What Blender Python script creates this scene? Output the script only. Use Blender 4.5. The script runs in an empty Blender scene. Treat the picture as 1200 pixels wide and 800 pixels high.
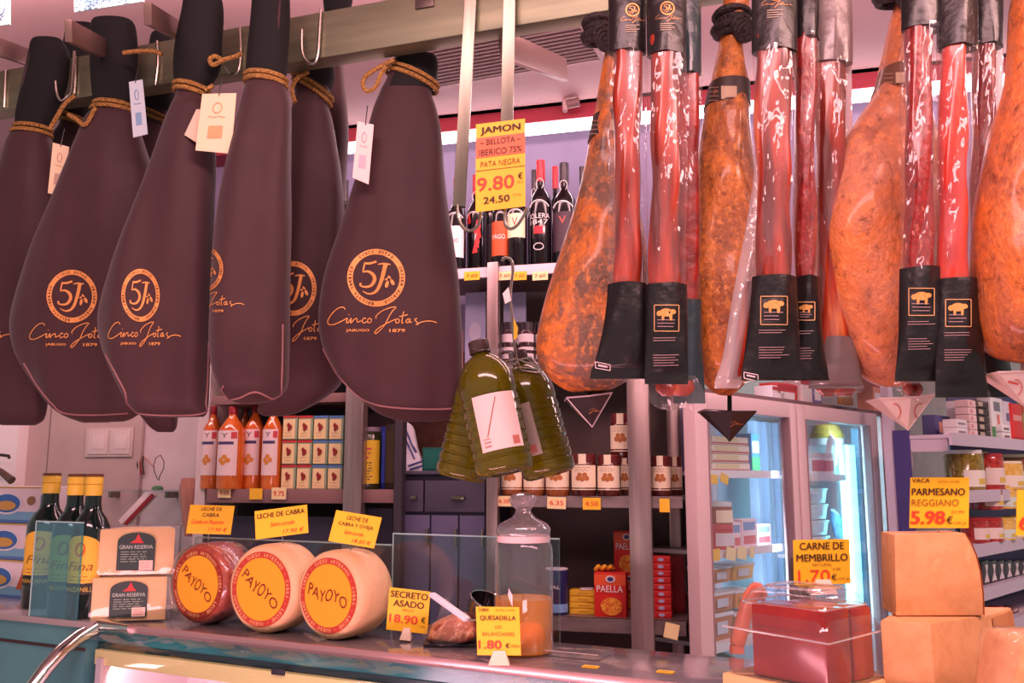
import bpy, bmesh, math, random
from mathutils import Vector, Matrix
from mathutils.bvhtree import BVHTree
random.seed(7)
SC = bpy.context.scene
COL = SC.collection
PI = math.pi

def c(r, g, b):
    f = lambda u: (u/255/12.92) if u/255 <= .04045 else ((u/255+.055)/1.055)**2.4
    return (f(r), f(g), f(b), 1.0)

# ------------------------------------------------------------------ camera, world, lamps, exposure
F = 1050.0
PITCH = math.atan(160/1050)
CAM = Vector((0, 0, 1.5))
cd = bpy.data.cameras.new('camera'); cam = bpy.data.objects.new('camera', cd); COL.objects.link(cam)
cd.sensor_width = 36; cd.lens = 36*F/1200; cd.clip_start = .02
cam.location = CAM; cam.rotation_euler = (PI/2+PITCH, 0, 0)
SC.camera = cam
SC.view_settings.view_transform = 'Standard'; SC.view_settings.look = 'None'
SC.view_settings.gamma = 1; SC.view_settings.use_curve_mapping = False
SC.view_settings.exposure = -0.1
SC.cycles.transparent_max_bounces = 24
SC.cycles.caustics_reflective = False; SC.cycles.caustics_refractive = False

w = bpy.data.worlds.new('world'); SC.world = w; w.use_nodes = True
bg = w.node_tree.nodes['Background']; bg.inputs[0].default_value = (.86, .78, .76, 1); bg.inputs[1].default_value = .42

def lamp(name, loc, to, size, power, col, size_y=None):
    l = bpy.data.lights.new(name, 'AREA'); l.energy = power; l.color = col
    l.shape = 'RECTANGLE'; l.size = size; l.size_y = size_y or size
    o = bpy.data.objects.new(name, l); COL.objects.link(o); o.location = loc
    o.rotation_euler = (Vector(to)-Vector(loc)).to_track_quat('-Z', 'Y').to_euler()
    return o
PINK = (1, .56, .58)
lamp('counter_lamp', (.2, .1, 2.76), (.2, 1.6, 1.25), 2.6, 60, PINK, .25)
lamp('meat_lamp', (1.5, .55, 2.7), (.9, 1.3, 1.5), .9, 22, (1, .55, .5), .2)
lamp('aisle_lamp', (0, 2.1, 2.78), (.1, 3.2, 1.2), 3.0, 34, PINK, .2)
lamp('far_lamp', (2.6, 2.4, 2.78), (2.2, 3.4, 1.0), 1.0, 40, (1, .66, .68), .3)
lamp('side_lamp', (-1.9, 2.3, 2.78), (-1.6, 3.6, 1.2), .8, 14, PINK, .2)
lamp('low_front_fill', (-.5, .75, .95), (-.4, 1.6, 1.75), 1.4, 13, (1, .43, .52), .12)  # added fill low before the counter, without fixture, stands in for bounced light
lamp('ceiling_bounce_fill', (.3, 2.3, 2.0), (.2, 2.0, 3.0), 1.6, 6, (1, .55, .6), .4)  # added unseen fill aimed at the ceiling in place of bounced light

# ------------------------------------------------------------------ helpers
cp, sp = math.cos(PITCH), math.sin(PITCH)
def ray(px, py):
    u = (px-600)/F; v = (400-py)/F
    return Vector((u, cp-v*sp, sp+v*cp))
def P(px, py, Y):
    d = ray(px, py); return CAM+d*(Y/d.y)
def plane(px, Y, deg):
    a = math.radians(deg); o = P(px, 560, Y)
    return (o, Vector((math.sin(a), math.cos(a), 0)), a)
def on(pl, px, py, b=0):
    d = ray(px, py); o = pl[0]+pl[1]*b
    return CAM+d*((o-CAM).dot(pl[1])/d.dot(pl[1]))
def onz(px, py, z):
    d = ray(px, py); return CAM+d*((z-CAM.z)/d.z)
def spot(pl, x0, x1, ytop, z, b=0):
    xm = (x0+x1)/2; t = on(pl, xm, ytop, b)
    wd = (on(pl, x1, ytop, b)-on(pl, x0, ytop, b)).length
    return Vector((t.x, t.y, z)), wd, t.z-z
def pxm(Y): return Y/F

def empty(name, loc=(0, 0, 0)):
    o = bpy.data.objects.new(name, None); o.empty_display_size = .03; COL.objects.link(o); o.location = loc
    return o
def tag(o, label, cat, group=None, kind=None):
    o['label'] = label; o['category'] = cat
    if group: o['group'] = group
    if kind: o['kind'] = kind
    return o
def thing(name, label, cat, loc=(0, 0, 0), group=None):
    return tag(empty(name, loc), label, cat, group)
def dup(root, loc=None, rz=None, label=None, group=None):
    r = root.copy(); COL.objects.link(r)
    if loc is not None: r.location = loc
    if rz is not None: r.rotation_euler = (root.rotation_euler[0], root.rotation_euler[1], rz)
    if label: r['label'] = label
    if group: r['group'] = group
    for ch in list(root.children):
        q = ch.copy(); COL.objects.link(q); q.parent = r
        for g in ch.children:
            s = g.copy(); COL.objects.link(s); s.parent = q
    return r

class MB:
    def __init__(s): s.v = []; s.f = []
    def add(s, vs, fs):
        n = len(s.v); s.v += [Vector(v) for v in vs]; s.f += [tuple(i+n for i in f) for f in fs]; return s
    def box(s, x0, x1, y0, y1, z0, z1):
        return s.add([(x0, y0, z0), (x1, y0, z0), (x1, y1, z0), (x0, y1, z0), (x0, y0, z1), (x1, y0, z1), (x1, y1, z1), (x0, y1, z1)],
                     [(3, 2, 1, 0), (4, 5, 6, 7), (0, 1, 5, 4), (1, 2, 6, 5), (2, 3, 7, 6), (3, 0, 4, 7)])
    def hexa(s, p):  # 8 corners: bottom four, top four
        return s.add(p, [(3, 2, 1, 0), (4, 5, 6, 7), (0, 1, 5, 4), (1, 2, 6, 5), (2, 3, 7, 6), (3, 0, 4, 7)])
    def pbox(s, pl, x0, x1, z0, z1, b0, b1, y=560):
        n = pl[1]; A = on(pl, x0, y, b0); B = on(pl, x1, y, b0); D = n*(b1-b0)
        q = [A, B, B+D, A+D]
        return s.hexa([Vector((p.x, p.y, z0)) for p in q]+[Vector((p.x, p.y, z1)) for p in q])
    def bar(s, a, b, wd, ht):
        a = Vector(a); b = Vector(b); d = (b-a).normalized(); up = Vector((0, 0, 1))
        if abs(d.z) > .9: up = Vector((0, 1, 0))
        x = d.cross(up).normalized()*wd/2; z = x.cross(d).normalized()*ht/2
        return s.hexa([a-x-z, a+x-z, b+x-z, b-x-z, a-x+z, a+x+z, b+x+z, b-x+z])
    def tube(s, pts, r, n=8, closed=False):
        pts = [Vector(p) for p in pts]; m = len(pts); rings = []
        rr = r if isinstance(r, (list, tuple)) else [r]*m
        prev = None
        for i, p in enumerate(pts):
            a = pts[i-1] if (i or closed) else p; b = pts[(i+1) % m] if (i < m-1 or closed) else p
            d = (b-a)
            d = d.normalized() if d.length > 1e-9 else Vector((0, 0, 1))
            if prev is None: prev = d.orthogonal().normalized()
            x = (prev-d*prev.dot(d))
            x = x.normalized() if x.length > 1e-6 else d.orthogonal().normalized()
            prev = x; y = d.cross(x)
            rings.append([p+(x*math.cos(2*PI*k/n)+y*math.sin(2*PI*k/n))*rr[i] for k in range(n)])
        return s.rings(rings, not closed, closed)
    def rings(s, rings, caps=True, closed=False):
        n = len(rings[0]); base = len(s.v); m = len(rings)
        for rg in rings: s.v += [Vector(p) for p in rg]
        for i in range(m if closed else m-1):
            j = (i+1) % m
            for k in range(n):
                l = (k+1) % n
                s.f.append((base+i*n+k, base+i*n+l, base+j*n+l, base+j*n+k))
        if caps and not closed:
            for rg, o in ((0, -1), (m-1, 1)):
                idx = [base+rg*n+k for k in range(n)]
                s.f.append(tuple(idx if o > 0 else idx[::-1]))
        return s
    def lathe(s, prof, n=28, cx=0, cy=0, caps=True):
        return s.rings([[Vector((cx+r*math.cos(2*PI*k/n), cy+r*math.sin(2*PI*k/n), z)) for k in range(n)] for r, z in prof], caps)
    def prism(s, poly, y0, y1):   # poly in x,z, extruded along y
        n = len(poly)
        vs = [(x, y0, z) for x, z in poly]+[(x, y1, z) for x, z in poly]
        return s.add(vs, [tuple(range(n)), tuple(range(2*n-1, n-1, -1))]+[(i, i+n, (i+1) % n+n, (i+1) % n) for i in range(n)])
    def arc(s, r, z0, z1, a, n=14, t=0.0, a0=0):  # label patch facing -y
        vs = []; fs = []
        for i in range(n+1):
            th = a0-a+2*a*i/n
            for z in (z0, z1): vs.append((r*math.sin(th), -r*math.cos(th), z))
        for i in range(n): fs.append((2*i, 2*i+2, 2*i+3, 2*i+1))
        return s.add(vs, fs)
    def sphere(s, cc, r, sq=(1, 1, 1), n=14):
        cc = Vector(cc); rg = []
        for i in range(n//2+1):
            ph = -PI/2+PI*i/(n//2); q = max(math.cos(ph), .02)
            rg.append([cc+Vector((r*q*math.cos(2*PI*k/n)*sq[0], r*q*math.sin(2*PI*k/n)*sq[1], r*math.sin(ph)*sq[2])) for k in range(n)])
        return s.rings(rg)
    def bvh(s): return BVHTree.FromPolygons(s.v, s.f)
    def build(s, name, m, parent=None, origin=None, smooth=True, bev=0, ang=40, label=None):
        off = Vector((0, 0, 0)); q = parent
        while q is not None: off += q.location; q = q.parent
        if parent is None and origin is not None: off = Vector(origin)
        me = bpy.data.meshes.new(name); me.from_pydata([v-off for v in s.v], [], s.f)
        bm = bmesh.new(); bm.from_mesh(me)
        bmesh.ops.recalc_face_normals(bm, faces=bm.faces)
        if bev: bmesh.ops.bevel(bm, geom=list(bm.edges), offset=bev, segments=2, affect='EDGES', profile=.6)
        bm.to_mesh(me); bm.free()
        if smooth:
            me.polygons.foreach_set('use_smooth', [True]*len(me.polygons)); me.set_sharp_from_angle(angle=math.radians(ang))
        me.materials.append(m)
        o = bpy.data.objects.new(name, me); COL.objects.link(o)
        if parent is not None: o.parent = parent
        elif origin is not None: o.location = origin
        if label: o['label'] = label
        return o

# ---- materials
def mat(name, col, rough=.5, metal=0, col2=None, nscale=20, nlo=.4, nhi=.6, bump=0, bscale=60, coat=0, sheen=0, spec=None, stretch=None, detail=4, emit=0, sss=0, trans=0, ior=1.45):
    m = bpy.data.materials.new(name); m.use_nodes = True; nt = m.node_tree; b = nt.nodes['Principled BSDF']; L = nt.links
    b.inputs['Base Color'].default_value = col; b.inputs['Roughness'].default_value = rough; b.inputs['Metallic'].default_value = metal
    b.inputs['Coat Weight'].default_value = coat; b.inputs['Coat Roughness'].default_value = .12
    b.inputs['IOR'].default_value = ior
    if sheen: b.inputs['Sheen Weight'].default_value = sheen; b.inputs['Sheen Roughness'].default_value = .5
    if spec is not None: b.inputs['Specular IOR Level'].default_value = spec
    if trans: b.inputs['Transmission Weight'].default_value = trans
    if sss: b.inputs['Subsurface Weight'].default_value = sss; b.inputs['Subsurface Radius'].default_value = (.01, .004, .002)
    if emit: b.inputs['Emission Color'].default_value = col; b.inputs['Emission Strength'].default_value = emit
    if col2 or bump:
        tc = nt.nodes.new('ShaderNodeTexCoord'); mp = nt.nodes.new('ShaderNodeMapping'); L.new(tc.outputs['Object'], mp.inputs[0])
        if stretch: mp.inputs['Scale'].default_value = stretch
    if col2:
        n = nt.nodes.new('ShaderNodeTexNoise'); n.inputs['Scale'].default_value = nscale; n.inputs['Detail'].default_value = detail
        L.new(mp.outputs[0], n.inputs['Vector'])
        r = nt.nodes.new('ShaderNodeValToRGB'); r.color_ramp.elements[0].position = nlo; r.color_ramp.elements[1].position = nhi
        cs = [col]+(col2 if isinstance(col2, list) else [col2])
        r.color_ramp.elements[0].color = cs[0]; r.color_ramp.elements[1].color = cs[-1]
        for i, q in enumerate(cs[1:-1]):
            e = r.color_ramp.elements.new(nlo+(nhi-nlo)*(i+1)/(len(cs)-1)); e.color = q
        L.new(n.outputs['Fac'], r.inputs[0]); L.new(r.outputs[0], b.inputs['Base Color'])
    if bump:
        n2 = nt.nodes.new('ShaderNodeTexNoise'); n2.inputs['Scale'].default_value = bscale; n2.inputs['Detail'].default_value = 3
        L.new(mp.outputs[0], n2.inputs['Vector'])
        bp = nt.nodes.new('ShaderNodeBump'); bp.inputs['Strength'].default_value = bump; bp.inputs['Distance'].default_value = .01
        L.new(n2.outputs['Fac'], bp.inputs['Height']); L.new(bp.outputs[0], b.inputs['Normal'])
    return m
def film(name, tint=(1, 1, 1, 1), base=.06, rough=.08, bump=0, bscale=50, edge=.5, gcol=(1, 1, 1, 1), stretch=None, milk=0, mcol=(.8, .78, .8, 1)):
    m = bpy.data.materials.new(name); m.use_nodes = True; nt = m.node_tree; L = nt.links
    for n in list(nt.nodes):
        if n.type != 'OUTPUT_MATERIAL': nt.nodes.remove(n)
    out = [n for n in nt.nodes if n.type == 'OUTPUT_MATERIAL'][0]
    t = nt.nodes.new('ShaderNodeBsdfTransparent'); t.inputs[0].default_value = tint
    g = nt.nodes.new('ShaderNodeBsdfGlossy'); g.inputs['Roughness'].default_value = rough; g.inputs[0].default_value = gcol
    lw_ = nt.nodes.new('ShaderNodeLayerWeight'); lw_.inputs[0].default_value = .5
    fr = nt.nodes.new('ShaderNodeMath'); fr.operation = 'POWER'; fr.inputs[1].default_value = 4.0; L.new(lw_.outputs['Facing'], fr.inputs[0])
    ma = nt.nodes.new('ShaderNodeMath'); ma.operation = 'MULTIPLY_ADD'; ma.inputs[1].default_value = edge; ma.inputs[2].default_value = base
    mx = nt.nodes.new('ShaderNodeMixShader')
    L.new(fr.outputs[0], ma.inputs[0]); L.new(ma.outputs[0], mx.inputs[0]); L.new(g.outputs[0], mx.inputs[2])
    if milk:
        d = nt.nodes.new('ShaderNodeBsdfDiffuse'); d.inputs[0].default_value = mcol
        m2 = nt.nodes.new('ShaderNodeMixShader'); m2.inputs[0].default_value = milk
        L.new(t.outputs[0], m2.inputs[1]); L.new(d.outputs[0], m2.inputs[2]); L.new(m2.outputs[0], mx.inputs[1])
    else: L.new(t.outputs[0], mx.inputs[1])
    if bump:
        tc = nt.nodes.new('ShaderNodeTexCoord'); mp = nt.nodes.new('ShaderNodeMapping'); L.new(tc.outputs['Object'], mp.inputs[0])
        if stretch: mp.inputs['Scale'].default_value = stretch
        n2 = nt.nodes.new('ShaderNodeTexNoise'); n2.inputs['Scale'].default_value = bscale; L.new(mp.outputs[0], n2.inputs['Vector'])
        bp = nt.nodes.new('ShaderNodeBump'); bp.inputs['Strength'].default_value = bump; bp.inputs['Distance'].default_value = .01
        L.new(n2.outputs['Fac'], bp.inputs['Height']); L.new(bp.outputs[0], g.inputs['Normal'])
    L.new(mx.outputs[0], out.inputs[0])
    return m
_flat = {}
def flat(r, g, b, rough=.5, **k):
    key = (r, g, b, rough, tuple(sorted(k.items())))
    if key not in _flat: _flat[key] = mat('paint_%d_%d_%d' % (r, g, b), c(r, g, b), rough, **k)
    return _flat[key]

M = dict(
    steel=mat('brushed steel', c(146, 140, 124), .32, .9, c(122, 116, 104), 90, .3, .7, stretch=(1, 1, .06)),
    rail=mat('rail steel', c(142, 142, 116), .42, .7, c(122, 124, 102), 60, .35, .7, stretch=(.08, .08, 1)),
    chrome=mat('chrome', c(215, 215, 210), .12, 1),
    wire=mat('wire', c(190, 180, 170), .25, 1),
    neoprene=mat('black neoprene', c(60, 36, 39), .6, 0, c(66, 40, 43), 14, .3, .7, bump=.06, bscale=400, sheen=.18, spec=.3),
    neck=mat('black ribbed cuff', c(15, 14, 16), .85, bump=.05, bscale=300),
    piping=mat('bag piping', c(140, 98, 98), .5),
    gold=mat('gold foil', c(235, 160, 90), .38, .25),
    rope=mat('sisal rope', c(186, 140, 74), .85, 0, c(140, 98, 50), 260, .4, .6, bump=.6, bscale=300),
    paper=mat('white card', c(238, 232, 222), .6),
    cream=mat('cream card', c(238, 222, 180), .6),
    yellow=mat('yellow sign card', c(255, 198, 40), .45),
    tagyellow=mat('yellow price ticket', c(250, 196, 50), .5),
    tagcream=mat('cream price ticket', c(250, 226, 170), .5),
    orange_red=mat('red sign band', c(244, 112, 70), .45),
    ink=mat('dark ink', c(70, 38, 20), .6),
    inkred=mat('red ink', c(232, 70, 40), .5),
    inkbrown=mat('brown ink', c(150, 92, 30), .6),
    black=mat('black plastic', c(22, 20, 22), .35),
    printblack=mat('black printed film', c(26, 23, 24), .38, 0, bump=.5, bscale=26, coat=.15),
    loin=mat('cured red meat', c(96, 22, 10), .38, 0, [c(146, 40, 18), c(178, 56, 26), c(224, 128, 70)], 44, .36, .70, bump=.45, bscale=55, coat=.5, stretch=(1, 1, .12)),
    loin2=mat('marbled cured meat', c(104, 20, 18), .36, 0, [c(150, 34, 28), c(124, 26, 22), c(206, 112, 90)], 110, .34, .72, bump=.3, bscale=90, coat=.6, stretch=(1, 1, .5)),
    film=film('clear vacuum film', (1, .98, .98, 1), .04, .09, 1.0, 45, .7, milk=.04, stretch=(1, 1, .4)),
    edge=film('plastic edge with painted glare', (1, 1, 1, 1), .25, .08, 0, 0, .6, milk=.35),  # milky colour imitates the glare along the dome edges
    clear=film('clear plastic', (.98, .98, 1, 1), .04, .07, .25, 18, .55, milk=.04),
    glass=film('clear glass', (.97, 1, .99, 1), .015, .02, 0, 0, .8),
    doorglass=film('door glass', (.95, .98, 1, 1), .06, .03, 0, 0, .8),
    teal_reflection_glass=film('teal reflection glass', (.55, .86, .92, 1), .05, .04, 0, 0, .8, milk=.14, mcol=(.25, .62, .70, 1)),  # teal reflection on the pane is put into its tint and milk colour
    screen=film('screen glass', (.84, .93, .94, 1), .05, .03, 0, 0, .8),
)
def skin(name, base, hot, dark, sc, hotamt, darkamt, rough=.38):
    m = mat(name, base, rough, 0, coat=.25); nt = m.node_tree; L = nt.links; b = nt.nodes['Principled BSDF']
    tc = nt.nodes.new('ShaderNodeTexCoord'); mp = nt.nodes.new('ShaderNodeMapping'); mp.inputs['Scale'].default_value = (1, 1, .75); L.new(tc.outputs['Object'], mp.inputs[0])
    def noise(s_, d, dist=0):
        n = nt.nodes.new('ShaderNodeTexNoise'); n.inputs['Scale'].default_value = s_; n.inputs['Detail'].default_value = d; n.inputs['Distortion'].default_value = dist; n.inputs['Roughness'].default_value = .65; L.new(mp.outputs[0], n.inputs['Vector']); return n.outputs['Fac']
    def ramp(f, lo, hi):
        r = nt.nodes.new('ShaderNodeMapRange'); r.inputs[1].default_value = lo; r.inputs[2].default_value = hi; L.new(f, r.inputs[0]); return r.outputs[0]
    def mix(f, x, y):
        q = nt.nodes.new('ShaderNodeMix'); q.data_type = 'RGBA'; L.new(f, q.inputs[0])
        for k, v in ((6, x), (7, y)):
            if isinstance(v, tuple): q.inputs[k].default_value = v
            else: L.new(v, q.inputs[k])
        return q.outputs[2]
    m1 = mix(ramp(noise(sc, 6, .6), *hotamt), base, hot)
    m2 = mix(ramp(noise(sc*1.7, 8, .9), *darkamt), m1, dark)
    m3 = mix(ramp(noise(sc*9, 5), .52, .78), m2, tuple(min(1, q*1.5+.03) for q in hot[:3])+(1,))
    m4 = mix(ramp(noise(sc*6, 6, .4), .55, .75), m3, tuple(q*.5 for q in dark[:3])+(1,))
    L.new(m4, b.inputs['Base Color'])
    bp = nt.nodes.new('ShaderNodeBump'); bp.inputs['Strength'].default_value = .38; bp.inputs['Distance'].default_value = .012
    ad = nt.nodes.new('ShaderNodeMath'); L.new(noise(34, 6, .5), ad.inputs[0]); L.new(noise(130, 4), ad.inputs[1]); ad.inputs[1].default_value = 0
    L.new(ad.outputs[0], bp.inputs['Height']); L.new(bp.outputs[0], b.inputs['Normal'])
    return m

# ---- writing
_fc = {}
def glyphs(body, bold=0, shear=0):
    key = (body, bold, shear)
    if key in _fc: return _fc[key]
    cu = bpy.data.curves.new('writing', 'FONT'); cu.body = body; cu.size = 1; cu.offset = bold; cu.shear = shear
    cu.resolution_u = 3; cu.align_x = 'LEFT'; cu.space_line = .9
    o = bpy.data.objects.new('writing', cu)
    me = bpy.data.meshes.new_from_object(o)
    vs = [(v.co.x, v.co.y) for v in me.vertices]; fs = [tuple(p.vertices) for p in me.polygons]
    bpy.data.objects.remove(o); bpy.data.curves.remove(cu); bpy.data.meshes.remove(me)
    if vs:
        x0 = min(v[0] for v in vs); x1 = max(v[0] for v in vs); y0 = min(v[1] for v in vs); y1 = max(v[1] for v in vs)
        vs = [((x-x0)/(x1-x0)-.5, (y-y0)/(y1-y0)-.5) for x, y in vs]
    _fc[key] = (vs, fs); return _fc[key]
def txt(parent, body, m, cx, cz, wd, ht, y=0, bold=.006, shear=0, rot=0, wrap=None, name='lettering', fx=None):
    vs, fs = glyphs(body, 0, shear); mb = MB(); cr, sr = math.cos(rot), math.sin(rot); out = []
    for a, b_ in vs:
        a *= wd; b_ *= ht; x = cx+a*cr-b_*sr; z = cz+a*sr+b_*cr
        if fx: x, z = fx(x, z)
        if wrap: out.append((wrap*math.sin(x/wrap), -wrap*math.cos(x/wrap), z))
        else: out.append((x, y, z))
    mb.add(out, fs)
    if bold > .004 and not wrap:
        k = min(ht, wd)*bold*1.6
        for s_ in (-k, k): mb.add([(p[0]+s_, p[1]-.00005*(1 if s_ > 0 else 2), p[2]) for p in out], fs)
    return mb.build(name, m, parent, smooth=False)
def lines(parent, m, cx, z0, z1, n, wd, y=0, th=.0008, wrap=None, name='small_print', seed=1):
    rnd = random.Random(seed); mb = MB()
    for i in range(n):
        z = z0+(z1-z0)*(i/max(n-1, 1)); x = cx-wd/2; xe = cx+wd/2*rnd.uniform(.5, 1)
        while x < xe:
            l = min(rnd.uniform(.08, .28)*wd, xe-x)
            q = [(x, z-th/2), (x+l, z-th/2), (x+l, z+th/2), (x, z+th/2)]
            mb.add([(wrap*math.sin(a/wrap), -wrap*math.cos(a/wrap), b_) if wrap else (a, y, b_) for a, b_ in q], [(0, 1, 2, 3)])
            x += l+wd*.05
    return mb.build(name, m, parent, smooth=False)

# ---- shapes read as silhouettes, given their own distance, size and thickness
def cr(vals, t):
    n = len(vals); i = min(int(t), n-2); f = t-i
    g = lambda k: vals[max(0, min(n-1, k))]
    p0, p1, p2, p3 = g(i-1), g(i), g(i+1), g(i+2)
    r = []
    for a, b_, d, e in zip(p0, p1, p2, p3):
        r.append(.5*((2*b_)+(-a+d)*f+(2*a-5*b_+4*d-e)*f*f+(-a+3*b_-3*d+e)*f*f*f))
    return r
def loft(rows, Y, n=36, sub=3, e=.85, Y2=None, wob=0, seed=0, back=1.0, caps=True):
    mb = MB(); rg = []; ya, yb = rows[0][0], rows[-1][0]
    m = (len(rows)-1)*sub
    for i in range(m+1):
        py, xl, xr, t = cr(rows, i/sub)
        Yr = Y if Y2 is None else Y+(Y2-Y)*(py-ya)/(yb-ya)
        A = P(xl, py, Yr); B = P(xr, py, Yr); cc = (A+B)/2; h = (B-A)/2; ring = []
        for k in range(n):
            th = 2*PI*k/n; ct, st = math.cos(th), math.sin(th)
            x = math.copysign(abs(ct)**e, ct); y = math.copysign(abs(st)**e, st)
            q = 1+wob*math.sin(3*th+seed+py*.013)*math.sin(py*.021+seed*2.1+th)
            ring.append(cc+h*x*(1 if wob == 0 else (1+(q-1)*.3))+Vector((0, t*y*q*(back if y > 0 else 1), 0)))
        rg.append(ring)
    return mb.rings(rg, caps)
def shoot(bv, px, py, off=.0012):
    d = ray(px, py).normalized(); h = bv.ray_cast(CAM, d)
    if h[0] is None: return None
    n = h[1]
    if n.dot(d) > 0: n = -n
    return h[0]+n*off
def decal(bv, vs, fs, tf, name, m, parent, off=.0012, cut=0, label=None):
    mb = MB(); idx = {}; V = [Vector((a, b_)) for a, b_ in vs]; FS = list(fs)
    if cut:   # keep long faces short so that they follow the surface
        out = []
        st = [tuple(f[:1])+tuple(f[i:i+2]) for f in FS for i in range(1, len(f)-1)]
        while st:
            a, b_, d = st.pop(); e = [((V[a]-V[b_]).length, a, b_, d), ((V[b_]-V[d]).length, b_, d, a), ((V[d]-V[a]).length, d, a, b_)]
            l, p, q, r = max(e)
            if l > cut:
                V.append((V[p]+V[q])/2); k = len(V)-1; st += [(p, k, r), (k, q, r)]
            else: out.append((a, b_, d))
        FS = out
    pts = []
    for v in V:
        x, y = tf(v.x, v.y); pts.append(shoot(bv, x, y, off))
    for f in FS:
        if any(pts[i] is None for i in f): continue
        q = [pts[i] for i in f]
        if max((q[i]-q[i-1]).length for i in range(len(q))) > .06: continue
        ids = []
        for i in f:
            if i not in idx: idx[i] = len(mb.v); mb.v.append(pts[i])
            ids.append(idx[i])
        mb.f.append(tuple(ids))
    if not mb.f: return None
    return mb.build(name, m, parent, smooth=False, label=label)
def ribbon(pts, wd, taper=False):
    vs = []; fs = []; n = len(pts)
    for i, (x, y) in enumerate(pts):
        a = pts[max(i-1, 0)]; b_ = pts[min(i+1, n-1)]; dx, dy = b_[0]-a[0], b_[1]-a[1]; l = math.hypot(dx, dy) or 1
        q = (wd[i] if isinstance(wd, (list, tuple)) else wd)/2
        vs += [(x-dy/l*q, y+dx/l*q), (x+dy/l*q, y-dx/l*q)]
    for i in range(n-1): fs.append((2*i, 2*i+1, 2*i+3, 2*i+2))
    return vs, fs
def smooth2(pts, k=5):
    out = []
    for i in range((len(pts)-1)*k+1): out.append(tuple(cr(pts, i/k)))
    return out
def merge(parts):
    V = []; FS = []
    for vs, fs in parts:
        n = len(V); V += list(vs); FS += [tuple(i+n for i in f) for f in fs]
    return V, FS

# the emblem of the ham bags, unit = outer radius of its ring, y down
def U(l): return [((x-498)/208, (y-280)/208) for x, y in l]
def blob(cx, cy, rx, ry, rot, n=14):
    ca, sa = math.cos(rot), math.sin(rot); v = [(0, 0)]
    for i in range(n):
        a = 2*PI*i/n; x, y = rx*math.cos(a), ry*math.sin(a); v.append((x*ca-y*sa, x*sa+y*ca))
    return U([(cx+x, cy+y) for x, y in v]), [(0, i+1, (i+1) % n+1) for i in range(n)]
def ringpoly(r0, r1, n=64):
    v = []; f = []
    for i in range(n):
        a = 2*PI*i/n; v += [(r0*math.cos(a), r0*math.sin(a)), (r1*math.cos(a), r1*math.sin(a))]
        j = (i+1) % n; f.append((2*i, 2*j, 2*j+1, 2*i+1))
    return v, f
def rib(l, wd, k=5):
    s_ = smooth2(U(l), k)
    if isinstance(wd, list):
        ws = [cr([(q,) for q in wd], i/k)[0]/208 for i in range((len(l)-1)*k+1)]
    else: ws = wd/208
    return ribbon(s_, ws)
MONO = [rib([(412, 176), (455, 176), (502, 163)], [14, 16, 16]), rib([(416, 180), (408, 212), (404, 240)], 11),
        rib([(404, 240), (440, 234), (478, 258), (488, 296), (462, 336), (420, 346), (386, 336), (388, 318)], [8, 16, 24, 26, 20, 14, 12, 18]),
        rib([(512, 184), (555, 178), (600, 184)], [8, 12, 8]), rib([(566, 182), (546, 270), (520, 345), (490, 384), (445, 396), (400, 376)], [30, 28, 24, 18, 12, 5]),
        blob(576, 326, 12, 26, .25), blob(614, 312, 13, 24, -.5), blob(592, 276, 16, 7, .7), blob(572, 290, 14, 6, -.5), ringpoly(.81, 1.0)]
SCRIPT = [[(275, 510), (262, 492), (225, 500), (185, 535), (155, 580), (152, 605), (165, 618), (200, 615), (250, 592), (292, 570)],
          [(292, 572), (284, 600), (296, 603), (318, 572), (314, 606), (340, 580), (360, 574), (362, 600), (392, 588)],
          [(426, 576), (412, 570), (398, 590), (408, 606), (438, 592)],
          [(456, 570), (440, 580), (438, 600), (453, 604), (467, 586), (456, 570)], [(300, 548), (304, 544)],
          [(500, 575), (500, 555), (540, 520), (600, 495), (640, 492), (615, 520), (590, 560), (560, 620), (520, 665), (495, 682), (490, 670), (520, 640), (580, 605), (640, 578)],
          [(652, 574), (638, 588), (642, 605), (658, 602), (666, 586), (652, 574)], [(696, 522), (682, 600), (694, 604)], [(664, 560), (726, 546)],
          [(738, 574), (718, 584), (714, 600), (730, 602), (743, 575), (740, 600), (756, 598)],
          [(792, 572), (776, 582), (790, 598), (800, 612), (784, 618), (830, 597), (890, 592), (935, 604)]]
SCRIPTV = [rib(l, 7, 4) for l in SCRIPT]
def small(body, cx, cy, wd, ht):
    vs, fs = glyphs(body, .02); q = U([(cx, cy)])[0]
    return [(q[0]+a*wd/208, q[1]-b_*ht/208) for a, b_ in vs], fs
PLACE = [small('JABUGO', 365, 660, 170, 24), small('1879', 650, 660, 115, 24)]
def ringtext(body, r, h):
    out = []
    n = len(body)
    for i, ch in enumerate(body):
        if ch == ' ': continue
        vs, fs = glyphs(ch, .02); a = -PI*.5+2*PI*(i-5)/n; wd = h*.75 if ch not in 'I.' else h*.25
        if ch == '.': hh = h*.3
        else: hh = h
        v = []
        for x, y in vs:
            x *= wd; y = y*hh+r; v.append((y*math.cos(a)-x*math.sin(a), y*math.sin(a)+x*math.cos(a)))
        out.append((v, fs))
    return out
RINGT = ringtext('CINCO JOTAS . ORIGEN JABUGO . BELLOTA IBERICO . ', .905, .10)
def emblem(bv, cx, cy, rx, ry, parent, sk=0, script=True, off=.0012):
    tf = lambda x, y: (cx+x*rx+y*sk*rx, cy+y*ry)
    v, f = merge(MONO); decal(bv, v, f, tf, 'printed_emblem', M['gold'], parent, off, .3, 'gold printed round emblem')
    v, f = merge(RINGT); decal(bv, v, f, tf, 'emblem_lettering', M['neoprene'], parent, off+.0006)
    if script:
        v, f = merge(SCRIPTV+PLACE); decal(bv, v, f, tf, 'script_lettering', M['gold'], parent, off, .3, 'gold handwritten lettering')
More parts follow.
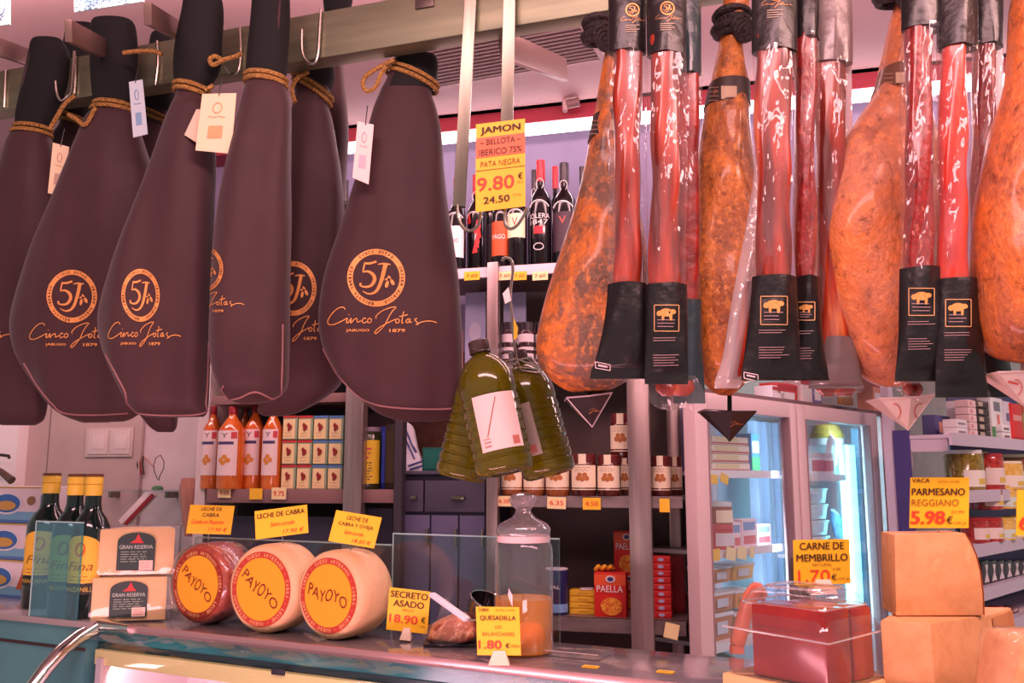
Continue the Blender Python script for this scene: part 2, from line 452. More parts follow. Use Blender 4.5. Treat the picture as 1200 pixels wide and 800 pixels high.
# ------------------------------------------------------------------ planes the place is laid out on
SH = plane(650, 2.75, 15)        # fronts of the steel shelving along the back
FR = plane(815, 2.65, -46)       # front of the glass-door fridge
SE = plane(1120, 3.2, -46)       # front edge of the grocery shelving beyond it
RL = plane(458, 1.5, 18.35)      # front face of the ham rail
KC = plane(450, 1.508, 27)      # front edge of the deli counter
ZC = on(KC, 450, 764).z
ZCEIL = 2.82
rzS, rzF, rzE, rzK, rzR = -SH[2], -FR[2], -SE[2], -KC[2], -RL[2]

# ------------------------------------------------------------------ the room
def struct(name, mb, m, **k):
    o = mb.build(name, m, None, **k); o['kind'] = 'structure'; return o
wallm = mat('painted wall', c(222, 205, 205), .6, 0, c(212, 194, 196), 6)
mauve = mat('mauve wall', c(116, 105, 134), .6, 0, c(108, 98, 126), 5)
ceilm = mat('ceiling paint', c(206, 174, 174), .6, 0, c(198, 166, 167), 3)
redm = mat('crimson trim', c(150, 40, 58), .5)
tile = mat('floor tile', c(150, 140, 134), .4, 0, c(120, 112, 108), 8)
struct('floor', MB().box(-3.2, 4.2, -1.4, 6.2, -.06, 0), tile, smooth=False)
struct('ceiling', MB().box(-3.4, 4.4, -.6, 6.4, ZCEIL, ZCEIL+.06), ceilm, smooth=False)
struct('wall_back', MB().pbox(SH, -420, 812, 0, ZCEIL, .42, .5).pbox(SH, 812, 1500, 2.05, ZCEIL, .42, .5), mauve, smooth=False)
struct('wall_left', MB().pbox(SH, -420, 236, 0, 1.95, .27, .41), wallm, smooth=False)
struct('wall_right', MB().pbox(FR, 960, 1330, 0, ZCEIL, .95, 1.03), wallm, smooth=False)
struct('trim_1', MB().pbox(SH, 229, 241, 0, 1.95, .06, .268), wallm, smooth=False)
struct('trim_2', MB().pbox(SH, -14, 17, 0, 1.95, .2, .268), mat('white column', c(246, 236, 236), .5), smooth=False)
zl0, zl1, zr1 = on(SH, 600, 156, .3).z, on(SH, 600, 146, .3).z, on(SH, 600, 127, .3).z
struct('trim_3', MB().pbox(SH, -420, 1500, zl1, zr1, .3, .42), redm, smooth=False)
struct('trim_4', MB().pbox(SH, -420, 1500, zr1, ZCEIL, .27, .42), ceilm, smooth=False)
led = tag(MB().pbox(SH, 380, 1300, zl0, zl1-.003, .30, .34).build('light_strip', mat('led strip', (1, .80, .84, 1), emit=9), origin=on(SH, 800, 150, .3), smooth=False),
          'long bright light strip under the crimson band above the wine bottles', 'light')
p0, p1 = on(SH, 380, 150, .27), on(SH, 1250, 150, .27); pm = (p0+p1)/2
lo = lamp('strip_glow', (pm.x, pm.y, zl0-.01), (pm.x-.05, pm.y-.05, 1.0), (p1-p0).length, 5, (1, .80, .88), .04); lo.rotation_euler[2] = 0
lo.rotation_euler = (math.radians(-12), 0, rzS)

# vent in the ceiling
V0, V1 = onz(500, 104, ZCEIL), onz(712, 68, ZCEIL); ux = (V1-V0).normalized(); uy = Vector((-ux.y, ux.x, 0)); L_ = (V1-V0).length
vt = thing('ceiling_vent', 'slatted metal air vent set into the pink ceiling', 'vent', (V0+V1)/2-Vector((0, 0, .012)))
def vb(mb, a, b_, q, r, z0, z1):
    k = [V0+ux*a*L_-uy*q, V0+ux*b_*L_-uy*q, V0+ux*b_*L_-uy*r, V0+ux*a*L_-uy*r]
    return mb.hexa([Vector((p.x, p.y, z0)) for p in k]+[Vector((p.x, p.y, z1)) for p in k])
mb = MB(); vb(mb, 0, 1, 0, .02, ZCEIL-.012, ZCEIL); vb(mb, 0, 1, .34, .36, ZCEIL-.012, ZCEIL); vb(mb, 0, .03, .02, .34, ZCEIL-.012, ZCEIL); vb(mb, .97, 1, .02, .34, ZCEIL-.012, ZCEIL)
mb.build('frame', mat('vent metal', c(200, 176, 176), .5), vt, smooth=False)
mb = MB()
for i in range(14): vb(mb, .03, .97, .03+i*.0225, .04+i*.0225, ZCEIL-.011, ZCEIL-.004)
mb.build('slats', flat(150, 126, 124), vt, smooth=False)
mb = MB(); vb(mb, .02, .98, .02, .34, ZCEIL-.003, ZCEIL-.001); mb.build('backing', flat(96, 74, 74), vt, smooth=False)
# small camera-like fitting under the cornice
q = P(662, 122, 2.98); sd = thing('ceiling_spotlight', 'small grey spotlight fitting on the cornice above the bottles', 'light fitting', q)
MB().tube([q+Vector((0, .02, .03)), q+Vector((0, 0, 0)), q+Vector((0, -.01, -.03))], .009).build('bracket', flat(190, 160, 160), sd)
MB().tube([q+Vector((.01, 0, 0)), q+Vector((.05, -.01, .004))], .016, 12).build('lamp_head', flat(120, 90, 92), sd)
# boards hanging from the ceiling
for nm, (x0, y0, x1, y1), lab in (('a', (-45, -40, 11, 36), 'pale blue hanging board with a curled letter, partly cut off by the frame edge'),
                                  ('b', (87, -60, 168, 14), 'pale hanging board with fine blue ornamental print above the wrapped hams')):
    Y = 2.2; r = thing('hanging_sign', lab, 'sign', P((x0+x1)/2, y1, Y), 'ornamental hanging boards')
    A, B, D_, E_ = P(x0, y1, Y), P(x1, y1-(8 if nm == 'a' else 13), Y), P(x1, y0, Y), P(x0, y0, Y); t = Vector((0, .006, 0))
    MB().hexa([A, B, B+t, A+t, E_, D_, D_+t, E_+t]).build('board', flat(214, 232, 236), r, smooth=False)
    mb = MB(); rnd = random.Random(3); e = Vector((0, -.001, 0))
    for i in range(150 if nm == 'b' else 60):
        u, v = rnd.uniform(.04, .9), rnd.uniform(.04, .3) if nm == 'a' else rnd.uniform(.03, .26)
        o_ = A+(B-A)*u+(E_-A)*v+e; s_ = .004
        a = rnd.uniform(0, 3); pts = [o_+Vector((math.cos(a+k*.9), 0, math.sin(a+k*.9)))*s_*(1+.3*k) for k in range(5)]
        mb.tube(pts, .0011, 3)
    mb.build('ornament', flat(70, 110, 128), r, smooth=False)
    if nm == 'a':
        cc = P(4, 6, Y)+e; pts = [cc+Vector((.016*math.cos(a/5)-.01, 0, .03*math.sin(a/5)-.0)) for a in range(-9, 8)]
        MB().tube(pts, .0022, 5).build('lettering', flat(60, 96, 110), r)
    for k in (.15, .85):
        a_ = E_+(D_-E_)*k+t*.5; MB().tube([a_, Vector((a_.x, a_.y, ZCEIL))], .001, 5).build('hanging_wire', M['wire'], r)

# ------------------------------------------------------------------ generic goods
def place(o, loc, rz=0):
    o.location = loc; o.rotation_euler[2] = rz; return o
def front_plate(root, name, m, x0, x1, z0, z1, y=-.0006, th=.0006, label=None):
    return MB().box(x0, x1, y, y+th, z0, z1).build(name, m, root, smooth=False, label=label)
def carton(name, label, cat, wd, ht, dp, m, panels=(), texts=(), group=None, bev=.0015, flap=None):
    r = thing(name, label, cat, (0, 0, 0), group)
    MB().box(-wd/2, wd/2, 0, dp, 0, ht).build('carton', m, r, bev=min(bev, wd*.05, ht*.05))
    for i, (pn, pm_, x0, x1, z0, z1) in enumerate(panels):
        front_plate(r, pn, pm_, (x0-.5)*wd, (x1-.5)*wd, z0*ht, z1*ht, -.0005*(i+1)-.0002)
    for (b, tm, x, z, tw, th) in texts:
        txt(r, b, tm, (x-.5)*wd, z*ht, tw*wd, th*ht, y=-.0042)
    return r
def rlathe(r, prof, wd, ht, name, m, n=26, **k):
    return MB().lathe([(a*wd/2, z*ht) for a, z in prof], n).build(name, m, r, **k)
def ticket(pl, x0, y0, x1, y1, b, m, label, digits=None, group='price tickets on the shelf edges', tilt=0, tm=None):
    a = on(pl, (x0+x1)/2, y1, b); wd = (on(pl, x1, y1, b)-on(pl, x0, y1, b)).length; ht = on(pl, (x0+x1)/2, y0, b).z-a.z
    r = thing('price_ticket', label, 'price tag', (0, 0, 0), group)
    MB().box(-wd/2, wd/2, 0, .0012, 0, ht).build('card', m, r, smooth=False)
    if digits: txt(r, digits, tm or M['inkred'], 0, ht*.5, wd*.72, ht*.4, y=-.0006, bold=.02)
    place(r, a, -pl[2]); r.rotation_euler[1] = tilt
    return r

# ------------------------------------------------------------------ steel shelving with wine, jars and boxes
shelf_steel = mat('shelf steel', c(150, 134, 134), .4, .55, c(128, 112, 112), 40, .3, .7, stretch=(.1, 1, 1))
post_steel = mat('post steel', c(190, 168, 166), .3, .8, c(160, 140, 140), 50, .3, .7, stretch=(1, 1, .05))
backm = mat('shelf back panel', c(112, 90, 90), .55, 0, c(104, 82, 82), 4)
zT, zJ, zP = on(SH, 600, 311).z, on(SH, 690, 581).z, on(SH, 700, 724).z
U1 = thing('steel_shelf_unit', 'tall steel shelving unit holding wine bottles, jars and paella boxes', 'shelf unit', Vector((on(SH, 660, 560, .18).x, on(SH, 660, 560, .18).y, 0)))
for x0, x1, z1, b0 in ((570, 583, zT+.01, -.022), (737, 763, 2.0, -.03), (784, 797, 2.0, .30), (556, 566, zT, .32)):
    MB().pbox(SH, x0, x1, 0, z1, b0, b0+.03, y=600 if x0 > 700 else 520).build('post', post_steel, U1, bev=.002)
for z, x0, x1, th, lip in ((zT, 474, 799, .036, 1), (zJ, 570, 799, .034, 1), (zP, 570, 799, .04, 1), (.35, 570, 799, .04, 1), (on(SH, 620, 424).z, 570, 799, .02, 0)):
    MB().pbox(SH, x0, x1, z-.012, z, 0, .36).pbox(SH, x0, x1, z-th, z, -.002, .01).build('shelf_board', shelf_steel, U1, smooth=False)
MB().pbox(SH, 567, 799, .1, on(SH, 620, 330, .36).z, .365, .38).build('back_panel', backm, U1, smooth=False)
MB().pbox(SH, 530, 700, zT-.034, zT-.002, -.006, -.003).build('price_rail', flat(226, 206, 214), U1, smooth=False, label='pale price strip along the top shelf edge')
for x0, x1, lab in ((545, 569, 'pale lavender wall reflection built as a board behind the steel post under the wine shelf'), (590, 616, 'pale lavender wall reflection built as a board with a round print under the wine shelf')):  # boards coloured as pale reflections on the lavender wall
    a, b_ = on(SH, x0, 402, .2), on(SH, x1, 342, .2); r = thing('reflection_board', lab, 'card', (0, 0, 0), None)
    wd = (b_-a).length; wd = (Vector((b_.x, b_.y, 0))-Vector((a.x, a.y, 0))).length; h_ = b_.z-a.z
    MB().box(0, wd, 0, .01, 0, h_).build('board', flat(176, 176, 214, .4), r, smooth=False)
    MB().prism([(wd*.5+wd*.3*math.cos(k/12*2*PI), h_*.5+wd*.3*math.sin(k/12*2*PI)) for k in range(12)], -.001, 0).build('round_print' if x0 == 590 else 'oval_print', flat(206, 200, 224), r)
    place(r, Vector((a.x, a.y, on(SH, 620, 424).z)), rzS)
    r.scale = (1, 1, (b_.z-on(SH, 620, 424).z)/h_)

wineglass = mat('dark wine glass', c(20, 14, 18), .08, 0, coat=.6)
BORD = [(.0, 0), (.94, 0), (1, .015), (1, .58), (.96, .63), (.75, .68), (.46, .72), (.36, .77), (.34, .96), (.4, .962), (.4, .995), (.1, 1)]
def wine(x0, x1, ytop, b, label, capm, lab=None, labz=(.14, .5), texts=(), extra=None, z=None):
    loc, wd, ht = spot(SH, x0, x1, ytop, zT, b)
    r = thing('wine_bottle', label, 'bottle', (0, 0, 0), 'wine bottles on the top shelf')
    rlathe(r, BORD, wd, ht, 'bottle', wineglass)
    rlathe(r, [(.39, .80), (.40, .81), (.43, .99), (.42, 1.003), (0, 1.004)], wd, ht, 'capsule', capm, 16)
    if lab: MB().arc(wd/2+.0006, labz[0]*ht, labz[1]*ht, 1.15).build('label', lab, r)
    if extra: extra(r, wd, ht)
    for (s_, tm, zc, tw, th) in texts: txt(r, s_, tm, 0, zc*ht, tw*wd, th*ht, wrap=wd/2+.0012, bold=.02)
    place(r, Vector((loc.x, loc.y, zT)), rzS); return r
redcap, darkcap = flat(196, 44, 56, .35), flat(44, 36, 42, .3)
wht = flat(236, 230, 228)
def arch(r, wd, ht):   # white arch print and a hanging-loop tag on the neck
    R_ = wd/2+.001; pts = []
    for k in range(-8, 9):
        a = k/8*1.0; pts.append((R_*math.sin(a)*.99, -R_*math.cos(a), ht*(.60-.05*abs(k/8)**2.2)))
    MB().tube(pts, .0022, 5).build('printed_arch', wht, r)
    n_ = wd*.19
    MB().tube([(n_*math.sin(a)*.9, -n_*1.0, ht*(.775+.05*math.cos(a))) for a in [k*PI/6 for k in range(12)]], .0012, 4, True).build('neck_loop', wht, r)
def flame(r, wd, ht):
    R_ = wd/2+.0012; rnd = random.Random(5); mb = MB()
    for k in range(7):
        a = rnd.uniform(-.6, .6); z = ht*(.18+.05*k); q = R_
        mb.add([(q*math.sin(a-.25), -q*math.cos(a-.25), z), (q*math.sin(a+.3), -q*math.cos(a+.3), z+.004), (q*math.sin(a+.1), -q*math.cos(a+.1), z+.05)], [(0, 1, 2)])
    mb.build('red_print', flat(214, 40, 40), r, smooth=False)
def solera(r, wd, ht):
    arch(r, wd, ht); MB().arc(wd/2+.001, .29*ht, .36*ht, .42, a0=.0).build('red_square', flat(214, 36, 52), r)
    R_ = wd/2+.001; MB().tube([(R_*math.sin(.45*math.cos(a)), -R_*math.cos(.45*math.cos(a)), ht*.17+.011*math.sin(a)) for a in [k*PI/8 for k in range(16)]], .0014, 5, True).build('seal_ring', wht, r)
wine(526, 546, 210, .02, 'wine bottle with a plain white label nearest the hanging bags', redcap, wht, (.12, .46), [('VINO', M['ink'], .3, .5, .05)], arch)
wine(548, 569, 206, .08, 'dark wine bottle with red splashes on its label behind the empty hook', redcap, None, extra=lambda r, a, b_: (arch(r, a, b_), flame(r, a, b_)))
wine(567, 583, 204, .16, 'plain dark wine bottle half hidden behind the orange-labelled one', darkcap, flat(52, 34, 44))
wine(577, 597, 210, .03, 'wine bottle with a burnt orange label under the hanging price sign', darkcap, flat(190, 84, 40), (.12, .5), [('PAGO', wht, .33, .8, .05)])
wine(595, 617, 206, .03, 'wine bottle with a cream shield label under the hanging price sign', darkcap, flat(240, 224, 184), (.3, .56), [('V', flat(200, 60, 40), .47, .3, .09)], arch)
wine(621, 646, 189, .05, 'black wine bottle with a red capsule and a small red square', redcap, None, texts=[('SOLERA', wht, .455, 1.1, .045), ('1847', wht, .40, .9, .045)], extra=solera)
wine(648, 674, 192, .05, 'black wine bottle with a dark capsule and white arch print beside the big ham', darkcap, flat(60, 40, 52), (.12, .5), [('V', flat(210, 90, 80), .42, .3, .07)], arch)
wine(618, 634, 200, .2, 'dark-capped wine bottle behind the red-capped one', darkcap, None, extra=arch)
wine(642, 659, 196, .21, 'red-capped wine bottle in the back row beside the ham', redcap)
wine(674, 690, 196, .14, 'dark-capped wine bottle mostly hidden by the mouldy ham', darkcap, None, extra=arch)
wine(400, 412, 212, .12, 'dark bottle peeping out between two hanging bags', darkcap, flat(40, 70, 190))
for x0, x1, m, lab in ((544, 562, 'tagyellow', 'yellow price ticket below the red-splashed wine bottle'), (583, 600, 'tagcream', 'cream price ticket just beside the post top below the wine'),
                       (601, 617, 'tagyellow', 'yellow price ticket below the cream-labelled wine'), (624, 642, 'tagcream', 'cream price ticket below the red-square wine bottle')):
    ticket(SH, x0, 318, x1, 328, -.009, M[m], lab, '7.60', 'price tickets on the wine shelf', tm=M['inkbrown'])
# small dark jars on the half shelf
zH = on(SH, 620, 424).z
for i, (x0, x1, b) in enumerate(((588, 606, .03), (608, 626, .03), (627, 640, .05), (600, 617, .16))):
    loc, wd, ht = spot(SH, x0, x1, 378, zH, b)
    r = thing('small_jar', ['small black-lidded jar with white bands beside the long hook', 'small black-lidded jar with white bands, middle of its row', 'small black-lidded jar with white bands touching the ham outline', 'small black-lidded jar with white bands in the back row'][i], 'jar', (0, 0, 0), 'small banded jars')
    rlathe(r, [(0, 0), (.95, 0), (1, .03), (1, .74), (.9, .8), (0, .8)], wd, ht, 'jar', flat(58, 34, 40, .2)); rlathe(r, [(.93, .8), (.95, .99), (0, 1)], wd, ht, 'lid', darkcap)
    for z0, z1 in ((.5, .7), (.3, .38), (.1, .22)): MB().arc(wd/2+.0007, z0*ht, z1*ht, 1.3).build('white_band', flat(214, 200, 206), r)
    place(r, Vector((loc.x, loc.y, zH)), rzS)
# chestnut jars
jarm = mat('dark preserve jar', c(70, 24, 26), .12, 0, c(96, 38, 30), 60, coat=.6)
jarm2 = mat('amber preserve jar', c(170, 96, 48), .15, 0, c(150, 80, 40), 60, coat=.6)
jarlab = mat('jar paper label', c(246, 228, 200), .6)
JP = [(0, 0), (.92, 0), (1, .05), (1, .74), (.9, .8), (.84, .82), (0, .82)]
for i, (x0, x1, m, z, yt, b) in enumerate(((588, 613, jarm2, zJ, 532, .04), (614, 639, jarm2, zJ, 532, .04), (640, 668, jarm2, zJ, 531, .03), (670, 699, jarm, zJ, 532, .02), (700, 727, jarm, zJ, 533, .02),
                                           (724, 741, jarm, zJ, 533, .16), (715, 741, jarm, None, 485, .06), (762, 786, jarm, zJ, 534, .04), (783, 799, jarm, zJ, 535, .17))):
    if z is None: z = zJ+.113
    loc, wd, ht = spot(SH, x0, x1, yt, z, b)
    lab = ['preserve jar at the post end of its row, behind the oil bottles', 'amber preserve jar second from the post, behind the oil bottles', 'amber preserve jar below the oil bottle with the grey label',
           'dark preserve jar just clear of the oil bottles', 'dark preserve jar beneath the stacked one', 'dark preserve jar in the back row against the bright post', 'dark preserve jar standing on top of the others',
           'dark preserve jar in the gap between the two posts', 'preserve jar tucked behind the far post by the fridge'][i]
    r = thing('preserve_jar', lab, 'jar', (0, 0, 0), 'chestnut preserve jars on the steel shelf')
    rlathe(r, JP, wd, ht, 'jar', m); rlathe(r, [(.9, .80), (.92, .82), (.92, .985), (.86, 1), (0, 1)], wd, ht, 'lid', flat(110, 40, 40, .35))
    MB().arc(wd/2+.0007, .2*ht, .73*ht, 1.25).build('label', jarlab, r); MB().arc(wd/2+.0007, .145*ht, .17*ht, 1.25).build('label_stripe', jarlab, r)
    MB().arc(wd/2*.94+.001, .72*ht, 1.0*ht, .32).build('seal_strip', jarlab, r)
    mb = MB()
    for k in (-.33, .33):
        for t in range(3):
            mb.sphere((0, 0, 0), .001) if False else None
    R_ = wd/2+.0012
    for k, (ax, az) in enumerate(((-.36, .42), (.0, .40), (.36, .42), (-.2, .5), (.2, .5))):
        pts = [(R_*math.sin(ax+.2*math.cos(t)), -R_*math.cos(ax+.2*math.cos(t)), ht*(az+.06*math.sin(t))) for t in [q_*PI/5 for q_ in range(10)]]
        mb.add([(R_*math.sin(ax), -R_*math.cos(ax), ht*az)]+pts, [(0, 1+q_, 1+(q_+1) % 10) for q_ in range(10)])
    mb.build('chestnut_print', flat(184, 112, 58), r, smooth=False)
    lines(r, M['inkbrown'], 0, .6*ht, .68*ht, 3, wd*.7, th=.0012, wrap=R_, seed=i)
    place(r, Vector((loc.x, loc.y, z)), rzS)
for x0, y0, x1, y1, m, d, lab, tl in ((582, 581, 599, 593, 'tagcream', '4.20', 'cream ticket reading 4.20 below the first preserve jar', 0), (641, 582, 663, 596, 'tagcream', '6.35', 'curling cream ticket reading 6.35 on the jar shelf', .03),
                                     (683, 583, 704, 597, 'tagyellow', '4.50', 'yellow ticket reading 4.50 on the jar shelf', 0), (773, 584, 785, 600, 'tagyellow', None, 'blank yellow ticket on the jar shelf between the posts', 0),
                                     (777, 730, 794, 748, 'tagcream', None, 'cream ticket hanging askew below the red boxes', .2)):
    ticket(SH, x0, y0, x1, y1, -.012, M[m], lab, d, 'price tickets on the jar and paella shelves', tl)
# paella shelf
paella_red = mat('paella red card', c(214, 44, 38), .45)
def paella(x0, x1, yt, z, b, label, rz=0):
    loc, wd, ht = spot(SH, x0, x1, yt, z, b)
    r = carton('paella_box', label, 'box', wd, ht, wd*.55, paella_red, [('orange_band', flat(232, 92, 50), 0, 1, .72, .96)], [('PAELLA', wht, .5, .64, .82, .15)], 'red paella boxes')
    mb = MB(); mb.prism([(wd*.04+wd*.34*math.cos(a), ht*.24+ht*.2*math.sin(a)) for a in [k*PI/12 for k in range(24)]], -.003, -.002); mb.build('rice_dish_print', mat('rice print', c(238, 170, 60), .5, 0, c(214, 96, 34), 160), r)
    mb = MB(); mb.prism([(wd*.02+wd*.16*math.cos(a), ht*.86+ht*.08*math.sin(a)) for a in [k*PI/8 for k in range(16)]], -.0032, -.002); mb.build('badge_print', flat(236, 214, 216), r)
    mb = MB(); mb.prism([(wd*.02+wd*.1*math.cos(a), ht*.86+ht*.05*math.sin(a)) for a in [k*PI/8 for k in range(16)]], -.004, -.002); mb.build('badge_centre', flat(60, 70, 130), r)
    return place(r, loc, rzS+rz)
p_ = paella(696, 733, 671, zP, .03, 'red paella box standing at the front beside the yellow packets', .0)
pb = paella(724, 749, 672, zP, .2, 'red paella box at the back, carrying another box')
paella(719, 748, 622, zP+spot(SH, 724, 749, 672, zP, .2)[2], .2, 'red paella box raised on top of the one behind', .0)
for k in range(4):
    loc, wd, ht = spot(SH, 667, 697, 691, zP, .06); ht /= 4
    r = carton('spice_packet', ['lowest', 'second lowest', 'second highest', 'topmost'][k]+' yellow packet in the stack beside the paella box', 'packet', wd, ht*.96, wd*.6, flat(240, 184, 40), [('front_panel', flat(250, 200, 60), .05, .95, .1, .9)], [('AZAFRAN', flat(150, 100, 30), .55, .5, .4, .3)], 'yellow packets stacked on the shelf', bev=.002)
    place(r, Vector((loc.x, loc.y, zP+k*ht)), rzS+.04*math.sin(k*2))
loc, wd, ht = spot(SH, 680, 695, 687, zP+spot(SH, 667, 697, 691, zP, .06)[2], .06)
r = carton('paper_slip', 'small pale slip lying on the yellow packets', 'card', wd, .004, wd*.9, flat(220, 200, 196), [('edge_panel', wht, .1, .9, .1, .9)], bev=.0003); place(r, Vector((loc.x, loc.y, zP+spot(SH, 667, 697, 691, zP, .06)[2])), rzS+.2)
q = on(SH, 709, 671, .05); zz = zP+spot(SH, 696, 733, 671, zP, .03)[2]
pts = [q+Vector((.028*(k/10-1), -.008*math.sin(k*.9), 0)) for k in range(21)]
tag(MB().tube([Vector((p.x, p.y+.01, zz+.006+.010*abs(math.sin(k*.47)))) for k, p in enumerate(pts)], .006, 8).build('twisted_ribbon', flat(240, 176, 50), origin=(q.x, q.y, zz)), 'curly yellow ribbon lying on top of the paella box', 'ribbon')
for k in range(9):
    loc, wd, ht = spot(SH, 762, 785, 651, zP, .05); ht /= 9
    r = carton('saffron_box', ['lowest', 'second', 'third', 'fourth', 'fifth', 'sixth', 'seventh', 'eighth', 'topmost'][k]+(' ' if k in (0, 8) else ' from the bottom ')+'of the flat red boxes stacked by the far post', 'box', wd, ht*.93, wd*.8, flat(222, 42, 46), [('lid_edge', flat(240, 74, 66), 0, 1, .72, .98)], (), 'flat red boxes in a stack')
    MB().prism([(wd*.02+wd*.16*math.cos(a), ht*.45+ht*.25*math.sin(a)) for a in [q_*PI/6 for q_ in range(12)]], -.0024, -.001).build('oval_badge', flat(190, 190, 230), r)
    place(r, Vector((loc.x, loc.y, zP+k*ht)), rzS+.05*math.sin(k*1.7))
loc, wd, ht = spot(SH, 785, 800, 650, zP, .16)
r = carton('red_carton', 'tall dark red carton behind the stack of flat red boxes', 'box', wd*1.2, ht, .06, flat(120, 22, 30), [('side_panel', flat(140, 26, 34), .1, .9, .05, .95)]); place(r, loc, rzS)
loc, wd, ht = spot(SH, 640, 665, 665, zP, .05)
r = thing('canister', 'navy blue canister with a pale blue band beside the glass jar', 'canister', (0, 0, 0)); navy = flat(38, 38, 96, .4)
rlathe(r, [(0, 0), (.98, 0), (1, .01), (1, .97), (0, .97)], wd, ht, 'canister', navy); rlathe(r, [(1.01, .96), (1.02, .99), (.9, 1), (0, 1)], wd, ht, 'lid', flat(210, 200, 210)); MB().arc(wd/2+.0007, .06*ht, .24*ht, 1.5).build('blue_band', flat(130, 170, 226), r)
txt(r, 'SAL', wht, 0, ht*.6, wd*.5, ht*.08, wrap=wd/2+.001); place(r, loc, rzS)

# ------------------------------------------------------------------ shelving with brandy and tea boxes, dark cabinet
zB = on(SH, 320, 573).z
dark = mat('dark slate cupboard', c(62, 58, 78), .5, 0, c(54, 50, 70), 5)
U2 = thing('wooden_shelf_unit', 'dark shelving unit with brandy bottles and tea boxes', 'shelf unit', Vector((on(SH, 330, 560, .18).x, on(SH, 330, 560, .18).y, 0)))
MB().pbox(SH, 403, 424, 0, 1.95, -.02, .02, y=540).build('post', post_steel, U2, bev=.002)
MB().pbox(SH, 462, 471, 0, 1.95, -.01, .03, y=540).build('post', mat('dark post', c(70, 62, 72), .4, .3), U2, bev=.002)
brd = mat('brown shelf board', c(140, 104, 104), .45)
for x0, x1, z, th in ((243, 403, zB, .045), (424, 462, zB, .042), (243, 403, on(SH, 320, 462).z, .03), (243, 462, .8, .04), (243, 462, .4, .04), (243, 462, 1.93, .03)):
    MB().pbox(SH, x0, x1, z-th, z, 0, .30).build('shelf_board', brd, U2, bev=.0015)
MB().pbox(SH, 242, 470, 0, 1.95, .30, .315).build('back_panel', mat('dim back panel', c(70, 52, 60), .6), U2, smooth=False)
MB().pbox(SH, 246, 402, .5, zB-.09, .05, .06).pbox(SH, 426, 461, .5, zB-.06, .05, .06).build('lower_doors', dark, U2, smooth=False)
brandy = mat('amber brandy glass', c(206, 92, 36), .08, 0, c(222, 120, 48), 8, coat=.7)
for i, (x0, x1, b) in enumerate(((241, 261, .08), (260, 287, .02), (281, 296, .17), (289, 311, .07), (311, 332, .04))):
    loc, wd, ht = spot(SH, x0, x1, 476 if i < 2 else 474, zB, b)
    r = thing('brandy_bottle', ['amber spirit bottle against the white pillar', 'amber spirit bottle in front, second from the pillar', 'amber spirit bottle hidden in the back of the row', 'amber spirit bottle in the shade of the bags, one from the tea boxes', 'amber spirit bottle next to the tea boxes'][i], 'bottle', (0, 0, 0), 'amber spirit bottles')
    rlathe(r, [(0, 0), (.95, 0), (1, .02), (1, .66), (.93, .725), (.55, .82), (.3, .88), (.28, .96), (.1, .97)], wd, ht, 'bottle', brandy)
    rlathe(r, [(.33, .9), (.34, .99), (.3, 1), (0, 1)], wd, ht, 'capsule', flat(150, 30, 44, .35), 14)
    R_ = wd/2+.0006; MB().arc(R_, .16*ht, .70*ht, 1.0).build('label', flat(238, 214, 214), r)
    txt(r, 'Y', flat(80, 60, 90), 0, .64*ht, wd*.3, ht*.055, wrap=R_+.0006); MB().arc(R_+.0004, .53*ht, .565*ht, .7).build('name_band', flat(70, 60, 110), r)
    mb = MB(); 
    for k in range(4):
        a0, zz = (-.25, .05, .3, -.05)[k], (.34, .38, .34, .31)[k]; pts = [((R_+.0006)*math.sin(a0+.22*math.cos(t)), -(R_+.0006)*math.cos(a0+.22*math.cos(t)), ht*(zz+.03*math.sin(t))) for t in [q_*PI/5 for q_ in range(10)]]
        mb.add(pts, [tuple(range(10))])
    mb.build('fruit_print', flat(214, 140, 60), r, smooth=False); MB().arc(R_+.0004, .6*ht, .68*ht, .22, a0=.72).build('red_flash', flat(206, 70, 80), r)
    place(r, Vector((loc.x, loc.y, zB)), rzS)
tea_side = mat('tea box green', c(150, 170, 140), .5)
cols = ((332, 349), (350, 367), (368, 385), (386, 403))
for ci, (x0, x1) in enumerate(cols):
    for ri in range(3):
        loc, wd, ht = spot(SH, x0, x1, 486, zB, .03); h1 = ht/3
        top = flat(196, 56, 60) if ci < 2 else flat(90, 130, 190)
        lab = ['bottom', 'middle', 'top'][ri]+' row cream tea box, '+['first column, next to the bottles', 'second column, red lid', 'third column, blue lid', 'fourth column, against the post'][ci]
        r = carton('tea_box', lab, 'box', wd*.97, h1*.97, .06, tea_side, [('front_panel', flat(240, 214, 160), .02, .86, .03, .85), ('lid_edge', top, 0, 1, .9, 1.0)], (), 'cream tea boxes stacked in columns')
        wd *= .97
        mb = MB()
        for (ax, az, rr) in ((-.1, .58, .1), (.04, .5, .11), (-.06, .42, .09)):
            mb.prism([((ax+rr*math.cos(t))*wd, (az+rr*math.sin(t))*h1) for t in [q_*PI/5 for q_ in range(10)]], -.003, -.002)
        mb.build('flower_print', flat(150, 44, 40), r)
        lines(r, M['inkbrown'], -.06*wd, .14*h1, .26*h1, 2, wd*.5, y=-.0032, th=.0012, seed=ci*3+ri)
        place(r, Vector((loc.x, loc.y, zB+ri*h1)), rzS)
for x0, y0, x1, y1, m, lab in ((255, 571, 270, 583, 'tagcream', 'faded ticket below the second spirit bottle'), (292, 572, 307, 585, 'tagyellow', 'yellow ticket on the spirit shelf'), (318, 571, 335, 585, 'tagcream', 'cream ticket where bottles meet tea boxes')):
    ticket(SH, x0, y0, x1, y1, -.006, M[m], lab, '9.75' if m == 'tagcream' else None, 'price tickets under the spirits')
loc, wd, ht = spot(SH, 421, 447, 500, zB, .06)
